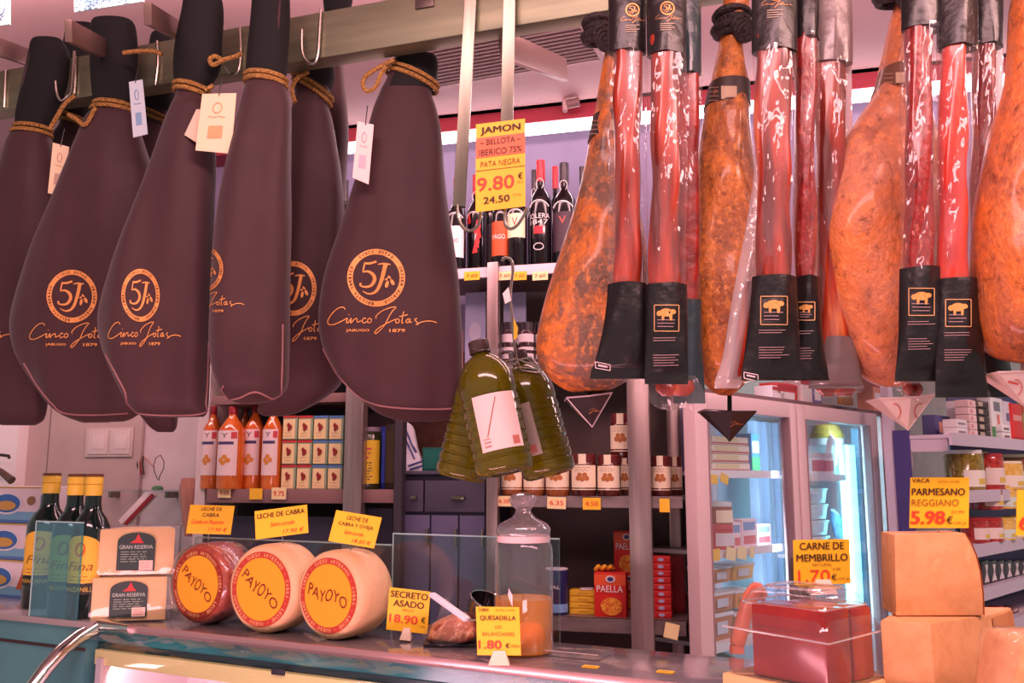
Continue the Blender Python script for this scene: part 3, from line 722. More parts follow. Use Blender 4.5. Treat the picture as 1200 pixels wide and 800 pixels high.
r = thing('olive_jar', 'tall dark jar with a yellow printed label beside the bright post', 'jar', (0, 0, 0)); rlathe(r, [(0, 0), (.95, 0), (1, .03), (1, .86), (.88, .93), (0, .93)], wd, ht, 'jar', flat(46, 52, 30, .12)); rlathe(r, [(.9, .92), (.92, .99), (0, 1)], wd, ht, 'lid', flat(150, 130, 150))
R_ = wd/2+.0007; MB().arc(R_, .09*ht, .78*ht, 1.3).build('label', flat(236, 196, 50), r); lines(r, flat(200, 50, 90), 0, .5*ht, .64*ht, 3, wd*.8, th=.006, wrap=R_+.0006); lines(r, flat(120, 90, 60), 0, .16*ht, .42*ht, 7, wd*.8, th=.004, wrap=R_+.0006, seed=4); place(r, loc, rzS)
loc, wd, ht = spot(SH, 446, 452, 500, zB, .08); r = carton('blue_packet', 'narrow bright blue packet beside the yellow-labelled jar', 'packet', wd, ht, .05, flat(50, 60, 170), [('front_panel', flat(80, 100, 220), .1, .9, .1, .9)]); place(r, loc, rzS)
loc, wd, ht = spot(SH, 452, 463, 497, zB, .07); r = carton('dark_bottle_box', 'dark narrow carton between blue packet and dark post', 'box', wd, ht, .05, flat(54, 44, 34), [('front_panel', flat(76, 62, 44), .1, .9, .1, .9)]); place(r, loc, rzS)
# cabinet
zt = on(SH, 520, 556).z
CB = thing('drawer_cabinet', 'dark slate drawer cabinet between the two shelf units', 'cabinet', Vector((on(SH, 518, 560, .15).x, on(SH, 518, 560, .15).y, 0)))
MB().pbox(SH, 472, 569, 0, zt, .04, .34).build('body', dark, CB, bev=.003)
MB().pbox(SH, 472, 569, zt+.001, zt+.012, .02, .34).build('top', mat('slate top', c(84, 78, 98), .35), CB, bev=.002)
for x0, x1, nm in ((473, 496, 'drawer'), (498, 568, 'drawer')):
    d = MB().pbox(SH, x0, x1, on(SH, 520, 600).z, zt-.018, .024, .04).build('drawer', mat('drawer front', c(74, 68, 88), .45), CB, bev=.002)
    xa, xb = (481, 487) if x0 == 473 else (528, 544)
    MB().pbox(SH, xa, xb, on(SH, 520, 585).z, on(SH, 520, 581).z, .008, .024).build('handle', M['steel'], d, bev=.001)
for x0, x1 in ((473, 504), (506, 537), (539, 568)):
    d = MB().pbox(SH, x0, x1, .1, on(SH, 520, 604).z, .026, .04).build('door', mat('cupboard door', c(96, 92, 124), .35), CB, bev=.002)
    MB().pbox(SH, x1-4, x1-2, on(SH, 520, 640).z, on(SH, 520, 620).z, .014, .026).build('handle', M['steel'], d)
MB().pbox(SH, 472, 569, zt+.012, 1.95, .345, .36).build('splashback', mat('brown tiled splashback', c(92, 56, 44), .5, 0, c(76, 44, 36), 30), CB, smooth=False)
q = on(SH, 485, 551, .14)
rows = [(494, 472, 476, .01), (500, 471, 484, .02), (515, 471, 488, .03), (528, 472, 491, .035), (540, 471, 496, .04), (551, 471, 498, .04), (553, 472, 497, .03)]
tw = thing('dish_towel', 'white dish towel with blue stripes bunched on the dark cabinet', 'towel', (q.x, q.y, zt+.012))
lo_ = loft(rows, q.y, n=20, sub=3, wob=.25, seed=2); lo_.build('cloth', mat('towel cloth', c(222, 216, 230), .8, bump=.4, bscale=60), tw)
bv = lo_.bvh()
for l in ([(476, 505), (482, 520), (488, 530)], [(474, 512), (480, 526), (486, 538)], [(478, 546), (496, 540)], [(480, 550), (497, 545)]):
    v, f = ribbon(l, 2.2); decal(bv, v, f, lambda x, y: (x, y), 'blue_stripe', flat(60, 64, 130), tw, .002, 4)
loc, wd, ht = spot(SH, 495, 524, 524, zt+.012, .12); r = carton('teal_box', 'dark teal box behind the oil bottles on the cabinet', 'box', wd, ht, .12, flat(24, 92, 84), [('front_panel', flat(30, 110, 100), .06, .94, .1, .9)]); place(r, loc, rzS)

# ------------------------------------------------------------------ wall by the pillar
pn = thing('wall_panel', 'greyish wall panel with a dark edge behind the sherry bottles', 'panel', on(SH, 92, 600, .26))
MB().pbox(SH, 21, 163, on(SH, 90, 700, .25).z, on(SH, 90, 440, .25).z, .252, .268).build('board', mat('grey panel', c(190, 168, 164), .5, 0, c(182, 158, 156), 4), pn, bev=.002)
MB().pbox(SH, 53, 54.2, on(SH, 90, 700, .25).z, on(SH, 90, 440, .25).z, .2505, .253).build('joint', flat(140, 118, 118), pn, smooth=False)
sw = thing('light_switch', 'double square wall switch plate on the grey wall panel', 'switch', on(SH, 127, 535, .25))
b0 = .243; MB().pbox(SH, 100, 155, on(SH, 127, 535, b0).z, on(SH, 127, 501, b0).z, b0, .251, y=518).build('plate', flat(206, 186, 184), sw, bev=.002)
for x0, x1 in ((103, 126), (129, 152)):
    k = MB().pbox(SH, x0, x1, on(SH, 127, 532, b0).z, on(SH, 127, 504, b0).z, b0-.004, b0, y=518).build('rocker', flat(216, 198, 196), sw, bev=.0015)
    MB().pbox(SH, x0+5, x1-4, on(SH, 127, 526, b0).z, on(SH, 127, 510, b0).z, b0-.006, b0-.004, y=518).build('rocker_face', flat(222, 206, 204), k, bev=.001)
gs = thing('glass_wall_shelf', 'thin glass shelf fixed low on the white wall', 'shelf', on(SH, 160, 575, .2))
zz = on(SH, 160, 574, .1).z
MB().pbox(SH, 122, 200, zz-.006, zz, .08, .268).build('glass_plate', M['screen'], gs, bev=.001)
for x in (128, 194): MB().pbox(SH, x, x+3, zz-.03, zz-.006, .2, .268).build('bracket', M['steel'], gs)
def wpx(x, y, b): return on(SH, x, y, b)
pl_ = thing('power_plug', 'green plug with a looped black cord on the glass shelf', 'plug', wpx(185, 566, .16))
MB().lathe([(0, 0), (.02, 0), (.02, .008), (.014, .014), (0, .016)], 18).build('plug_body', flat(80, 130, 90), pl_)
pl_.children[0].location = (pl_.location.x, pl_.location.y, zz)
MB().tube([wpx(x, y, .16) for x, y in ((185, 562), (181, 553), (180, 545), (183, 536), (188, 533), (192, 540), (192, 548), (187, 558), (186, 563))], .0016, 6).build('cord', flat(40, 30, 34), pl_)
cbl = thing('hanging_cables', 'bundle of red and black cables hanging on the white wall', 'cables', wpx(165, 545, .26))
for i, (dx, m) in enumerate(((0, flat(40, 24, 26)), (3, flat(150, 40, 36)), (6, flat(60, 30, 30)))):
    MB().tube([wpx(162+dx, 534, .258), wpx(161+dx, 545, .252), wpx(163+dx, 556, .258)], .003, 6).build('cable', m, cbl)
MB().tube([wpx(168, 535, .255), wpx(174, 540, .25), wpx(181, 548, .25)], .0014, 6).build('thin_wire', flat(200, 80, 50), cbl)
a, b_ = wpx(146, 612, .12), wpx(178, 578, .12)
lf = thing('leaflet_holder', 'slanted white holder with a dark red edge below the glass shelf', 'holder', a)
MB().bar(a, b_, .05, .022).build('holder', flat(232, 210, 212), lf, bev=.002); MB().bar(a+Vector((.016, -.03, -.005)), b_+Vector((.016, -.03, -.005)), .008, .012).build('red_edge', flat(140, 30, 40), lf)
rows = [(560, 214, 232, .01), (572, 211, 236, .02), (590, 212, 238, .022), (610, 214, 240, .022), (628, 216, 240, .02)]
bd = loft(rows, wpx(225, 600, .1).y, n=20, wob=.2, seed=1); o = bd.build('wrapped_sticks', mat('brown sticks', c(186, 118, 92), .6, 0, c(150, 80, 62), 30, stretch=(1, 1, .1), bump=.4, bscale=60), origin=wpx(226, 628, .1)); tag(o, 'bundle of brown sticks in clear wrap by the pillar', 'bundle')
loft([(a_, x-1.5, y+1.5, t+.004) for a_, x, y, t in rows], wpx(225, 600, .1).y, n=20).build('wrap', M['clear'], o)
tp = thing('tap', 'dark metal tap at the edge of the picture by the white column', 'tap', wpx(4, 566, .12))
MB().tube([wpx(-14, 532, .12), wpx(2, 533, .12), wpx(10, 534, .12), wpx(11, 537, .12)], .006, 8).build('spout', flat(54, 44, 40, .25), tp)
MB().tube([wpx(-12, 545, .12), wpx(2, 553, .12), wpx(14, 563, .12)], [.012, .012, .016], 10).build('valve', flat(92, 72, 62, .25), tp)
# ------------------------------------------------------------------ glass-door fridge
frm = mat('fridge enamel', c(214, 184, 188), .4, .1)
inn = mat('fridge lining', c(190, 208, 226), .35)
zF1 = on(FR, 830, 459).z; zg1 = on(FR, 880, 487).z; zg0 = .28
FG = thing('display_fridge', 'two-door glass display fridge with pale pink frame and bright interior', 'fridge', Vector((1.05, 3.3, 0)))
A, B = on(FR, 815, 600), on(FR, 1046, 600); n = FR[1]
A2, B2 = Vector((.74, 3.28, 0)), Vector((B.x, B.y, 0))+n*.56
def fz(ps, z0, z1): return [Vector((p.x, p.y, z0)) for p in ps]+[Vector((p.x, p.y, z1)) for p in ps]
def lerp(a, b_, t): return Vector((a.x+(b_.x-a.x)*t, a.y+(b_.y-a.y)*t, 0))
mb = MB(); q = [A, B, B2, A2]
mb.hexa(fz(q, zg1+.055, zF1)); mb.hexa(fz(q, .06, .2))
mb.hexa(fz([A, lerp(A, B, .012), lerp(A2, B2, .03), A2], .2, zg1+.06)); mb.hexa(fz([lerp(A, B, .955), B, B2, lerp(A2, B2, .96)], .2, zg1+.06)); 
mb.build('cabinet', frm, FG, smooth=False)
MB().hexa(fz([lerp(A2, A, .04), lerp(B2, B, .04), B2, A2], .2, zg1+.06)).build('back_lining', inn, FG, smooth=False)
mb = MB(); mb.pbox(FR, 812, 1047, zF1-.012, zF1+.006, -.02, .03); mb.build('top_trim', flat(110, 84, 88), FG, smooth=False)
dA = (817, 937), (939, 1033)
for (x0, x1), (g0, g1) in zip(dA, ((832, 930), (948, 1025))):
    d = MB().pbox(FR, x0, g0, .2, zg1+.05, -.045, -.005, y=580).pbox(FR, g1, x1, .2, zg1+.05, -.045, -.005, y=580).pbox(FR, g0, g1, zg1, zg1+.05, -.045, -.005, y=580).pbox(FR, g0, g1, .2, zg0, -.045, -.005, y=580).build('door', frm, FG, bev=.003)
    MB().pbox(FR, g0-1, g1+1, zg0, zg1, -.03, -.022, y=580).build('glass_pane', M['doorglass'], d, smooth=False)
    MB().pbox(FR, g0, g0+1.5, zg0, zg1, -.046, -.02, y=580).pbox(FR, g1-1.5, g1, zg0, zg1, -.046, -.02, y=580).build('gasket', flat(150, 120, 126), d, smooth=False)
    hx = x1-5 if x0 == 817 else x0+3
    MB().pbox(FR, hx-1.5, hx+1.5, .9, 1.25, -.07, -.045).build('handle', M['steel'], d, bev=.003)
MB().pbox(FR, 936, 940, .2, zg1, .0, .03).build('mullion', frm, FG, smooth=False)
zs1, zs2, zs3 = on(FR, 880, 553, .12).z, on(FR, 870, 638, .12).z, on(FR, 850, 742, .12).z
zr1_, zr2_ = on(FR, 965, 557, .12).z, on(FR, 960, 644, .12).z
for z, x0, x1 in ((zs1, 833, 915), (zs2, 833, 915), (zs3, 833, 915), (zr1_, 942, 992), (zr2_, 942, 992)):
    MB().pbox(FR, x0, x1, z-.012, z, .03, .3, y=580).pbox(FR, x0, x1, z-.02, z+.004, .02, .03, y=580).build('shelf', flat(236, 232, 240, .35), FG, smooth=False)
mb = MB()
for k in range(9):
    x = 888+k*4.4; mb.pbox(FR, x, x+2.4, .25, zg1, .12+.012*(k % 3), .15+.012*(k % 3), y=580)
for k in range(5):
    x = 1010+k*4.2; mb.pbox(FR, x, x+2.2, .25, zg1, .06+.012*(k % 2), .09+.012*(k % 2), y=580)
mb.build('reflection_strips', mat('cold reflection streaks', c(150, 186, 222), .25, coat=.3), FG, smooth=False)  # blue strips built to imitate vertical reflection streaks behind the doors
MB().pbox(FR, 994, 1006, .4, on(FR, 1000, 522, .05).z, .035, .06, y=600).build('light_tube', mat('cold tube', (.30, .92, 1, 1), emit=2.4), FG, smooth=False, label='bright cyan light tube')
lamp('fridge_light', on(FR, 1000, 600, .02)+Vector((-.02, -.0, 0)), on(FR, 960, 600, .4), .05, 3, (.55, .93, 1), .8)
lamp('fridge_light', on(FR, 905, 600, .02), on(FR, 870, 600, .4), .05, 2.2, (.75, .9, 1), .8)
pk = thing('padlock', 'small brass padlock hanging at the fridge top edge', 'padlock', on(FR, 993, 474, -.04))
MB().pbox(FR, 986, 1000, on(FR, 993, 474, -.06).z, on(FR, 993, 464, -.06).z, -.06, -.045, y=470).build('body', mat('old brass', c(150, 100, 60), .4, .6), pk, bev=.002)
MB().tube([on(FR, x, y, -.052) for x, y in ((989, 465), (989, 458), (991, 454), (995, 454), (997, 458), (997, 465))], .003, 6).build('shackle', flat(90, 64, 54, .3), pk)
def fitem(x0, x1, yt, z, b, fn, pl=FR):
    loc, wd, ht = spot(pl, x0, x1, yt, z, b); r = fn(wd, ht); place(r, loc, -pl[2]); return r
G = 'goods in the fridge'
for k in range(4):
    loc, wd, ht = spot(FR, 834, 878, 511, zs1, .06); h1 = ht/4
    r = carton('cheese_carton', ['lowest', 'second', 'third', 'topmost'][k]+(' ' if k in (0, 3) else ' from bottom ')+'cream carton in the fridge stack behind the black drip cone', 'box', wd*(1-.05*(k % 2)), h1*.94, .09, flat(238, 224, 206), [('red_band', flat(190, 70, 80), 0, 1, .1, .3), ('front_panel', flat(226, 208, 160), .1, .7, .4, .9)], (), 'cream cartons in the fridge')
    place(r, Vector((loc.x, loc.y, zs1+k*h1)), rzF)
fitem(880, 889, 508, zs1, .08, lambda a, h: carton('blue_pack', 'blue and green pack beside the cream cartons in the fridge', 'packet', a, h, .06, flat(60, 120, 190), [('green_band', flat(60, 150, 100), 0, 1, .0, .4), ('label_panel', flat(220, 220, 230), .1, .9, .5, .8)]))
def pot(name, label, cat, m, lidm, lab=None, group=None):
    def f(a, h):
        r = thing(name, label, cat, (0, 0, 0), group); rlathe(r, [(0, 0), (.92, 0), (1, .04), (1, .76), (.9, .8), (0, .8)], a, h, 'pot', m, 20); rlathe(r, [(.97, .8), (.97, .98), (0, 1)], a, h, 'lid', lidm, 20)
        MB().arc(a/2+.0008, .18*h, .66*h, 1.2).build('label', lab or jarlab, r); return r
    return f
fitem(833, 850, 587, zs2+.07, .06, pot('paste_jar', 'white-lidded jar standing on a red tub in the fridge', 'jar', flat(150, 70, 50, .2), flat(214, 220, 224)))
fitem(832, 851, 613, zs2, .06, pot('red_tub', 'red tub under the white-lidded jar in the fridge', 'tub', flat(190, 40, 50, .3), flat(200, 60, 70), flat(226, 214, 222)))
for i, (x0, x1, yt, b) in enumerate(((853, 868, 612, .06), (869, 886, 608, .06), (887, 903, 614, .07))):
    fitem(x0, x1, yt, zs2, b, lambda a, h: carton('ham_pack', ['pale sliced-meat pack next to the red tub', 'pale sliced-meat pack in the middle of its fridge shelf', 'pale sliced-meat pack beside the reflection strips'][i], 'packet', a, h, .05, flat(232, 206, 214), [('blue_panel', flat(120, 150, 200), .1, .9, .6, .9), ('red_panel', flat(206, 90, 100), .1, .9, .1, .4)], (), 'sliced meat packs in the fridge'))
for i, (x0, x1, y0, y1, m) in enumerate(((833, 844, 643, 657, 'tagyellow'), (851, 862, 641, 656, 'tagcream'), (864, 875, 640, 655, 'tagcream'), (879, 884, 640, 653, 'tagcream'), (833, 841, 556, 567, 'tagyellow'), (844, 853, 555, 566, 'tagyellow'))):
    ticket(FR, x0, y0, x1, y1, .005, M[m], ['yellow ticket hanging from the lower fridge shelf', 'tilted cream ticket in the fridge, next to the yellow one', 'cream ticket in the fridge, second from the reflection strips', 'narrow cream ticket in the fridge nearest the reflection strips', 'yellow ticket under the cream cartons, nearest the fridge post', 'slanted yellow ticket under the cream cartons'][i], None, 'price tickets in the fridge', (0, .2, .15, .1, .15, .3)[i])
def tub(label, m):
    def f(a, h):
        r = thing('food_container', label, 'container', (0, 0, 0), 'food containers in the fridge'); y = .09
        MB().hexa([(-a*.45, .005, 0), (a*.45, .005, 0), (a*.45, y-.005, 0), (-a*.45, y-.005, 0), (-a*.5, 0, h*.86), (a*.5, 0, h*.86), (a*.5, y, h*.86), (-a*.5, y, h*.86)]).build('tray', m, r, bev=.002)
        MB().box(-a*.52, a*.52, -.002, y+.002, h*.86, h).build('lid', flat(226, 222, 230, .25), r, bev=.002)
        front_plate(r, 'label', flat(206, 206, 222), -.3*a, .2*a, .25*h, .7*h, -.004, .001); return r
    return f
for i, (x0, x1, yt, z, m) in enumerate(((834, 857, 664, zs3+.17, flat(214, 130, 60)), (859, 884, 660, zs3+.17, flat(232, 170, 70)), (834, 860, 694, zs3+.085, flat(206, 120, 70)), (862, 886, 691, zs3+.085, flat(226, 150, 60)), (834, 859, 718, zs3, flat(190, 110, 60)), (861, 886, 716, zs3, flat(216, 140, 50)))):
    fitem(x0, x1, yt, z, .06, lambda a, h: tub(['top orange food container nearest the fridge post', 'top yellow food container in the lower fridge stack', 'middle orange food container nearest the fridge post', 'middle yellow food container in the fridge', 'bottom brown food container nearest the fridge post', 'bottom yellow food container in the fridge'][i], m)(a, min(h, .082)))
rows = [(762, 832, 842, .01), (770, 830, 862, .04), (780, 830, 868, .05), (790, 832, 866, .04), (794, 836, 860, .02)]
q = on(FR, 850, 792, .15); o = loft(rows, q.y, n=18, wob=.2).build('dark_fruit_bag', mat('plum bag', c(70, 24, 60), .25, 0, c(40, 20, 60), 30, bump=.4), origin=q); tag(o, 'dark purple bag at the bottom of the fridge', 'bag')
MB().tube([P(838, 776, q.y-.05), P(850, 772, q.y-.056), P(862, 779, q.y-.05)], .004, 6).build('seal_strip', flat(200, 190, 210), o)
# the other bay
q = on(FR, 969, 513, .15)
r = thing('oval_dish', 'olive brown covered dish on the upper fridge shelf', 'dish', (0, 0, 0))
rlathe(r, [(0, 0), (1, 0), (1, .3), (.98, .32), (0, .32)], .13, .09, 'dish', flat(226, 220, 226)); 
rlathe(r, [(1.06, .32), (1.06, .42), (.7, .9), (.2, 1.0), (0, 1)], .13, .09, 'cover', flat(170, 140, 60, .3)); zd = on(FR, 969, 522, .15).z
for i, (x0, x1, yt) in enumerate(((947, 957, 530), (958, 969, 531))):
    fitem(x0, x1, yt, zr1_, .08, pot('yogurt_cup', ['small white cup against the fridge mullion', 'small white cup with a red label beside the oval plate'][i], 'cup', flat(230, 226, 232), flat(214, 200, 206), flat(206, 120, 130), 'white cups in the fridge'))
# riser the covered dish stands on
MB().box(-.06, .06, -.05, .05, zr1_-zd+.0005, -.001).build('stand', flat(206, 214, 222, .2), r, smooth=False)
place(r, Vector((q.x, q.y, zd)), rzF)
q = on(FR, 976, 556, .07); o = thing('oval_plate', 'oval white plate leaning upright in the fridge', 'plate', q)
mb = MB().lathe([(0, 0), (.05, 0), (.075, .012), (.078, .012), (.052, -.004), (0, -.004)], 24); mb.v = [Vector((v.x*.55, v.z, v.y+.078)) for v in mb.v]; mb.v = [v+q for v in mb.v]
mb.build('plate', flat(232, 232, 238, .25), o); mb = MB().lathe([(0, 0), (.042, 0), (.042, .0015), (0, .0015)], 24); mb.v = [Vector((v.x*.55, v.z-.002, v.y+.078))+q for v in mb.v]; mb.build('centre', flat(206, 214, 214), o)
o.rotation_euler = (0, .2, rzF)
for k in range(4):
    loc, wd, ht = spot(FR, 945, 969, 571, zr2_, .07); h1 = ht/4
    r = tub(['lowest', 'second', 'third', 'topmost'][k]+(' ' if k in (0, 3) else ' from bottom ')+'clear white container stacked in the fridge by the mullion', flat(222, 218, 226, .25))(wd, h1*.95); r['group'] = 'white containers in the fridge'; place(r, Vector((loc.x, loc.y, zr2_+k*h1)), rzF)
rows = [(596, 974, 978, .01), (604, 973, 984, .02), (616, 975, 990, .025), (630, 979, 994, .025), (640, 984, 995, .02), (644, 988, 994, .01)]
q = on(FR, 986, 644, .1); o = loft(rows, q.y, n=18).build('blue_bag', mat('blue bag', c(70, 150, 214), .25, 0, c(110, 190, 236), 30, bump=.4, bscale=40), origin=q); tag(o, 'crumpled pale blue bag beside the cyan light tube in the fridge', 'bag')
MB().tube([P(974, 597, q.y-.01), P(979, 600, q.y-.02), P(983, 603, q.y-.02)], .004, 6).build('knot', flat(190, 220, 240), o)
for i, (x0, x1, yt, m, nm, lab) in enumerate(((905, 921, 452, flat(220, 200, 206), 'paper_pack', 'pale pack lying on top of the fridge'), (911, 934, 449, flat(206, 60, 64), 'red_pack', 'red and white pack on top of the fridge under the black sleeves'),
                                      (938, 951, 441, flat(236, 214, 218), 'white_tub', 'white tub with a nozzle on top of the fridge'), (952, 962, 440, flat(120, 110, 160), 'blue_carton', 'bluish carton on top of the fridge beside the white tub'),
                                      (1022, 1034, 440, flat(226, 150, 130), 'salmon_carton', 'salmon carton at the far end of the fridge top'))):
    fitem(x0, x1, yt, zF1+.007, .06, lambda a, h: carton(nm, lab, 'packet', a, h, .07, m, [('front_panel', flat(232, 222, 226), .15, .85, .2, .55), ('band', flat(180, 60, 70), 0, 1, .7, .9)]))

# ------------------------------------------------------------------ grocery shelving beyond the fridge
blue = mat('blue shelf backing', c(74, 66, 128), .5, 0, c(66, 58, 116), 4)
lav = mat('lavender shelf enamel', c(206, 190, 206), .35)
zE = [on(SE, 1122, 509).z, on(SE, 1150, 575).z, on(SE, 1150, 638).z, on(SE, 1150, 690).z, on(SE, 1150, 738).z]
GU = thing('grocery_shelf_unit', 'lavender metal grocery shelving with a dark blue back beyond the fridge', 'shelf unit', Vector((on(SE, 1200, 560, .1).x, on(SE, 1200, 560, .1).y, 0)))
MB().pbox(SE, 1118, 1290, .1, zE[0]+.3, .212, .222).build('back_panel', blue, GU, smooth=False)
a0 = on(SE, 1119, 540, .0); n = SE[1]; t = Vector((n.y, -n.x, 0))
mb = MB(); e0, e1 = a0+n*.02, a0+n*.21; z0, z1 = zE[0]-.05, zE[0]
mb.hexa(fz([e0, e0+t*.012, e1+t*.012, e1], z1-.06, z1)); mb.hexa(fz([e1-n*.06, e1-n*.06+t*.012, e1+t*.012, e1], z1-.12, z1-.06)); mb.build('end_bracket', lav, GU, smooth=False)
mb = MB(); mb.hexa(fz([e1-n*.06-t*.006, e1-n*.06, e1, e1-t*.006], .05, zE[0]+.02)); mb.build('side_panel', blue, GU, smooth=False)
mb = MB(); mb.hexa(fz([e1-t*.02, e1+t*.02, e1+t*.02+n*.03, e1-t*.02+n*.03], 0, zE[0]+.3)); mb.build('upright', lav, GU, smooth=False)
for z in zE: MB().pbox(SE, 1120, 1290, z-.014, z, .0, .21).pbox(SE, 1119, 1290, z-.04, z+.004, -.012, -.001).build('shelf_board', lav, GU, smooth=False)
def eitem(x0, x1, yt, zi, b, fn, dz=0):
    loc, wd, ht = spot(SE, x0, x1, yt, zE[zi]+dz, b); r = fn(wd, ht); place(r, loc, rzE); return r
def ebox(nm, label, col, pan, bev=.002, cat='box', dp=.07, texts=()):
    return lambda a, h: carton(nm, label, cat, a, h, dp, flat(*col), [(q_[0], flat(*q_[1]))+tuple(q_[2:]) for q_ in pan], texts, bev=bev)
W_ = (236, 226, 230)
eitem(1096, 1115, 487, 0, .12, ebox('biscuit_box', 'flat dark blue box lying at the shelf corner behind the white drip cone', (90, 90, 140), [('fruit_panel', (226, 160, 140), .2, .8, .2, .7)], dp=.05))
for k in range(2):
    loc, wd, ht = spot(SE, 1121, 1133, 491, zE[0], .02); r = ebox('white_packet', ['lower', 'upper'][k]+' of two flat white packets on the grocery top shelf corner', W_, [('text_band', (150, 130, 140), .1, .8, .35, .6)], dp=.05)(wd, ht*.48); place(r, Vector((loc.x, loc.y, zE[0]+k*ht*.5)), rzE)
eitem(1121, 1128, 470, 0, .09, ebox('white_carton', 'upright white carton behind the flat white packets', W_, [('text_band', (160, 140, 150), .2, .8, .2, .8)], dp=.04))
eitem(1129, 1137, 470, 0, .07, ebox('chocolate_box', 'brown box with a pink egg picture on the grocery top shelf', (96, 50, 40), [('picture', (220, 150, 140), .2, .8, .25, .6), ('band', (170, 110, 80), 0, 1, 0, .2)], dp=.05))
for k in range(5):
    for x0, x1, col, pan, nm, lab in ((1134.5, 1143, (240, 206, 206), (220, 150, 150), 'pink_packet', 'pink packet'), (1144, 1158, (56, 32, 34), (190, 170, 150), 'coffee_packet', 'dark coffee packet')):
        loc, wd, ht = spot(SE, x0, x1, 468+(x0-1134)*.1, zE[0], .02); h1 = ht/5
        r = ebox(nm, ['lowest', 'second lowest', 'middle', 'second highest', 'topmost'][k]+' '+lab+' of its stack on the grocery top shelf', col, [('label_panel', pan, .15, .5, .2, .8)], dp=.05)(wd, h1*.93); r['group'] = lab+'s in a stack'
        place(r, Vector((loc.x, loc.y, zE[0]+k*h1)), rzE)
eitem(1160, 1174, 466, 0, .03, ebox('milk_carton', 'white and green carton with a round emblem on the grocery top shelf', (228, 224, 222), [('green_band', (60, 140, 80), 0, 1, 0, .3), ('emblem', (120, 120, 130), .25, .75, .68, .9), ('drawing', (214, 120, 110), .45, .65, .3, .6)], dp=.05))
eitem(1175, 1184, 470, 0, .04, ebox('paper_roll_pack', 'white round-cornered pack beside the green carton', (222, 210, 220), [('emblem', (110, 110, 140), .3, .7, .5, .7)], bev=.006, dp=.05))
for k in range(2):
    loc, wd, ht = spot(SE, 1174, 1184, 497, zE[0], .005); r = ebox('small_white_box', ['lower', 'upper'][k]+' small white box at the shelf edge before the red bag', W_, [('text_band', (120, 90, 90), .2, .8, .3, .6)], dp=.03)(wd, ht*.46); place(r, Vector((loc.x, loc.y, zE[0]+k*ht*.5)), rzE)
eitem(1185, 1197, 473, 0, .03, ebox('red_bag', 'bright red snack bag on the grocery top shelf', (222, 52, 50), [('white_band', (236, 160, 150), .1, .9, .55, .7), ('dark_red_band', (180, 30, 36), 0, 1, 0, .12)], bev=.006, dp=.05))
eitem(1198, 1214, 474, 0, .03, ebox('seed_bag', 'speckled green bag at the picture edge on the grocery top shelf', (170, 160, 90), [('red_band', (214, 90, 70), 0, 1, .75, .95)], bev=.006, dp=.05))
olive = mat('olive jar glass', c(116, 96, 30), .12, 0, c(150, 128, 50), 90, .4, .6, coat=.6)
def ejar(nm, label, m, lid, lab, group=None, z0=.1, z1=.5):
    def f(a, h):
        r = thing(nm, label, 'jar', (0, 0, 0), group); rlathe(r, [(0, 0), (.93, 0), (1, .03), (1, .86), (.9, .92), (0, .92)], a, h, 'jar', m, 22); rlathe(r, [(.96, .9), (.96, .99), (0, 1)], a, h, 'lid', lid, 22)
        MB().arc(a/2+.0008, z0*h, z1*h, 1.3).build('label', lab, r); MB().arc(a/2+.0014, (z0+.06)*h, (z0+.2)*h, .5).build('label_print', flat(220, 190, 80), r); return r
    return f
eitem(1121, 1135, 527, 1, .06, ejar('pickle_jar', 'big olive green pickle jar beside the blue side panel', olive, flat(224, 216, 214), flat(236, 228, 214), 'pickle jars'))
eitem(1136, 1146, 529, 1, .08, ejar('pickle_jar', 'second olive pickle jar, half hidden by the parmesan sign', olive, flat(214, 200, 150), flat(226, 210, 206), 'pickle jars'))
tomato = mat('tomato jar', c(150, 34, 36), .15, 0, c(190, 60, 50), 60, coat=.5)
for i, (x0, x1, yt, zi, b, dz) in enumerate(((1148, 1160, 531, 1, .05, 0), (1147, 1159, 568, 2, .05, .12), (1148, 1160, 606, 2, .04, 0), (1136, 1146, 606, 2, .05, 0))):
    eitem(x0, x1, yt, zi, b, ejar('tomato_jar', ['tall red tomato jar on the jar shelf behind the sign corner', 'red tomato jar with a white label on top of another', 'red tomato jar at the bottom under its twin', 'red tomato jar under the price sign edge'][i], tomato, flat(170, 40, 44), flat(236, 214, 206), 'tomato jars', .15, .6), dz)
yel = mat('yellow preserve', c(226, 176, 70), .2, 0, c(236, 196, 110), 60, coat=.4)
for i, (x0, x1, yt, zi, dz) in enumerate(((1163, 1178, 540, 1, 0), (1164, 1176, 568, 2, .12), (1178, 1188, 566, 2, .12), (1162, 1174, 606, 2, 0), (1176, 1187, 606, 2, 0), (1189, 1199, 604, 2, 0), (1180, 1193, 532, 1, 0), (1190, 1200, 568, 2, .12))):
    eitem(x0, x1, yt, zi, .04 if i not in (6,) else .09, ejar('preserve_jar', ['large yellow preserve jar on the jar shelf', 'yellow preserve jar stacked below the large one', 'yellow preserve jar with flower label in the stacked row', 'yellow preserve jar in the lower row next to the tomato jars', 'yellow preserve jar in the middle of the lower row', 'yellow preserve jar of the lower row at the picture edge', 'yellow preserve jar standing in the back by the picture edge', 'yellow preserve jar of the stacked row at the picture edge'][i],
          yel if i != 6 else flat(150, 90, 60, .2), flat(220, 180, 90) if i % 2 else flat(236, 220, 190), flat(214, 226, 216) if i % 2 else flat(240, 226, 210), 'yellow preserve jars'), dz)
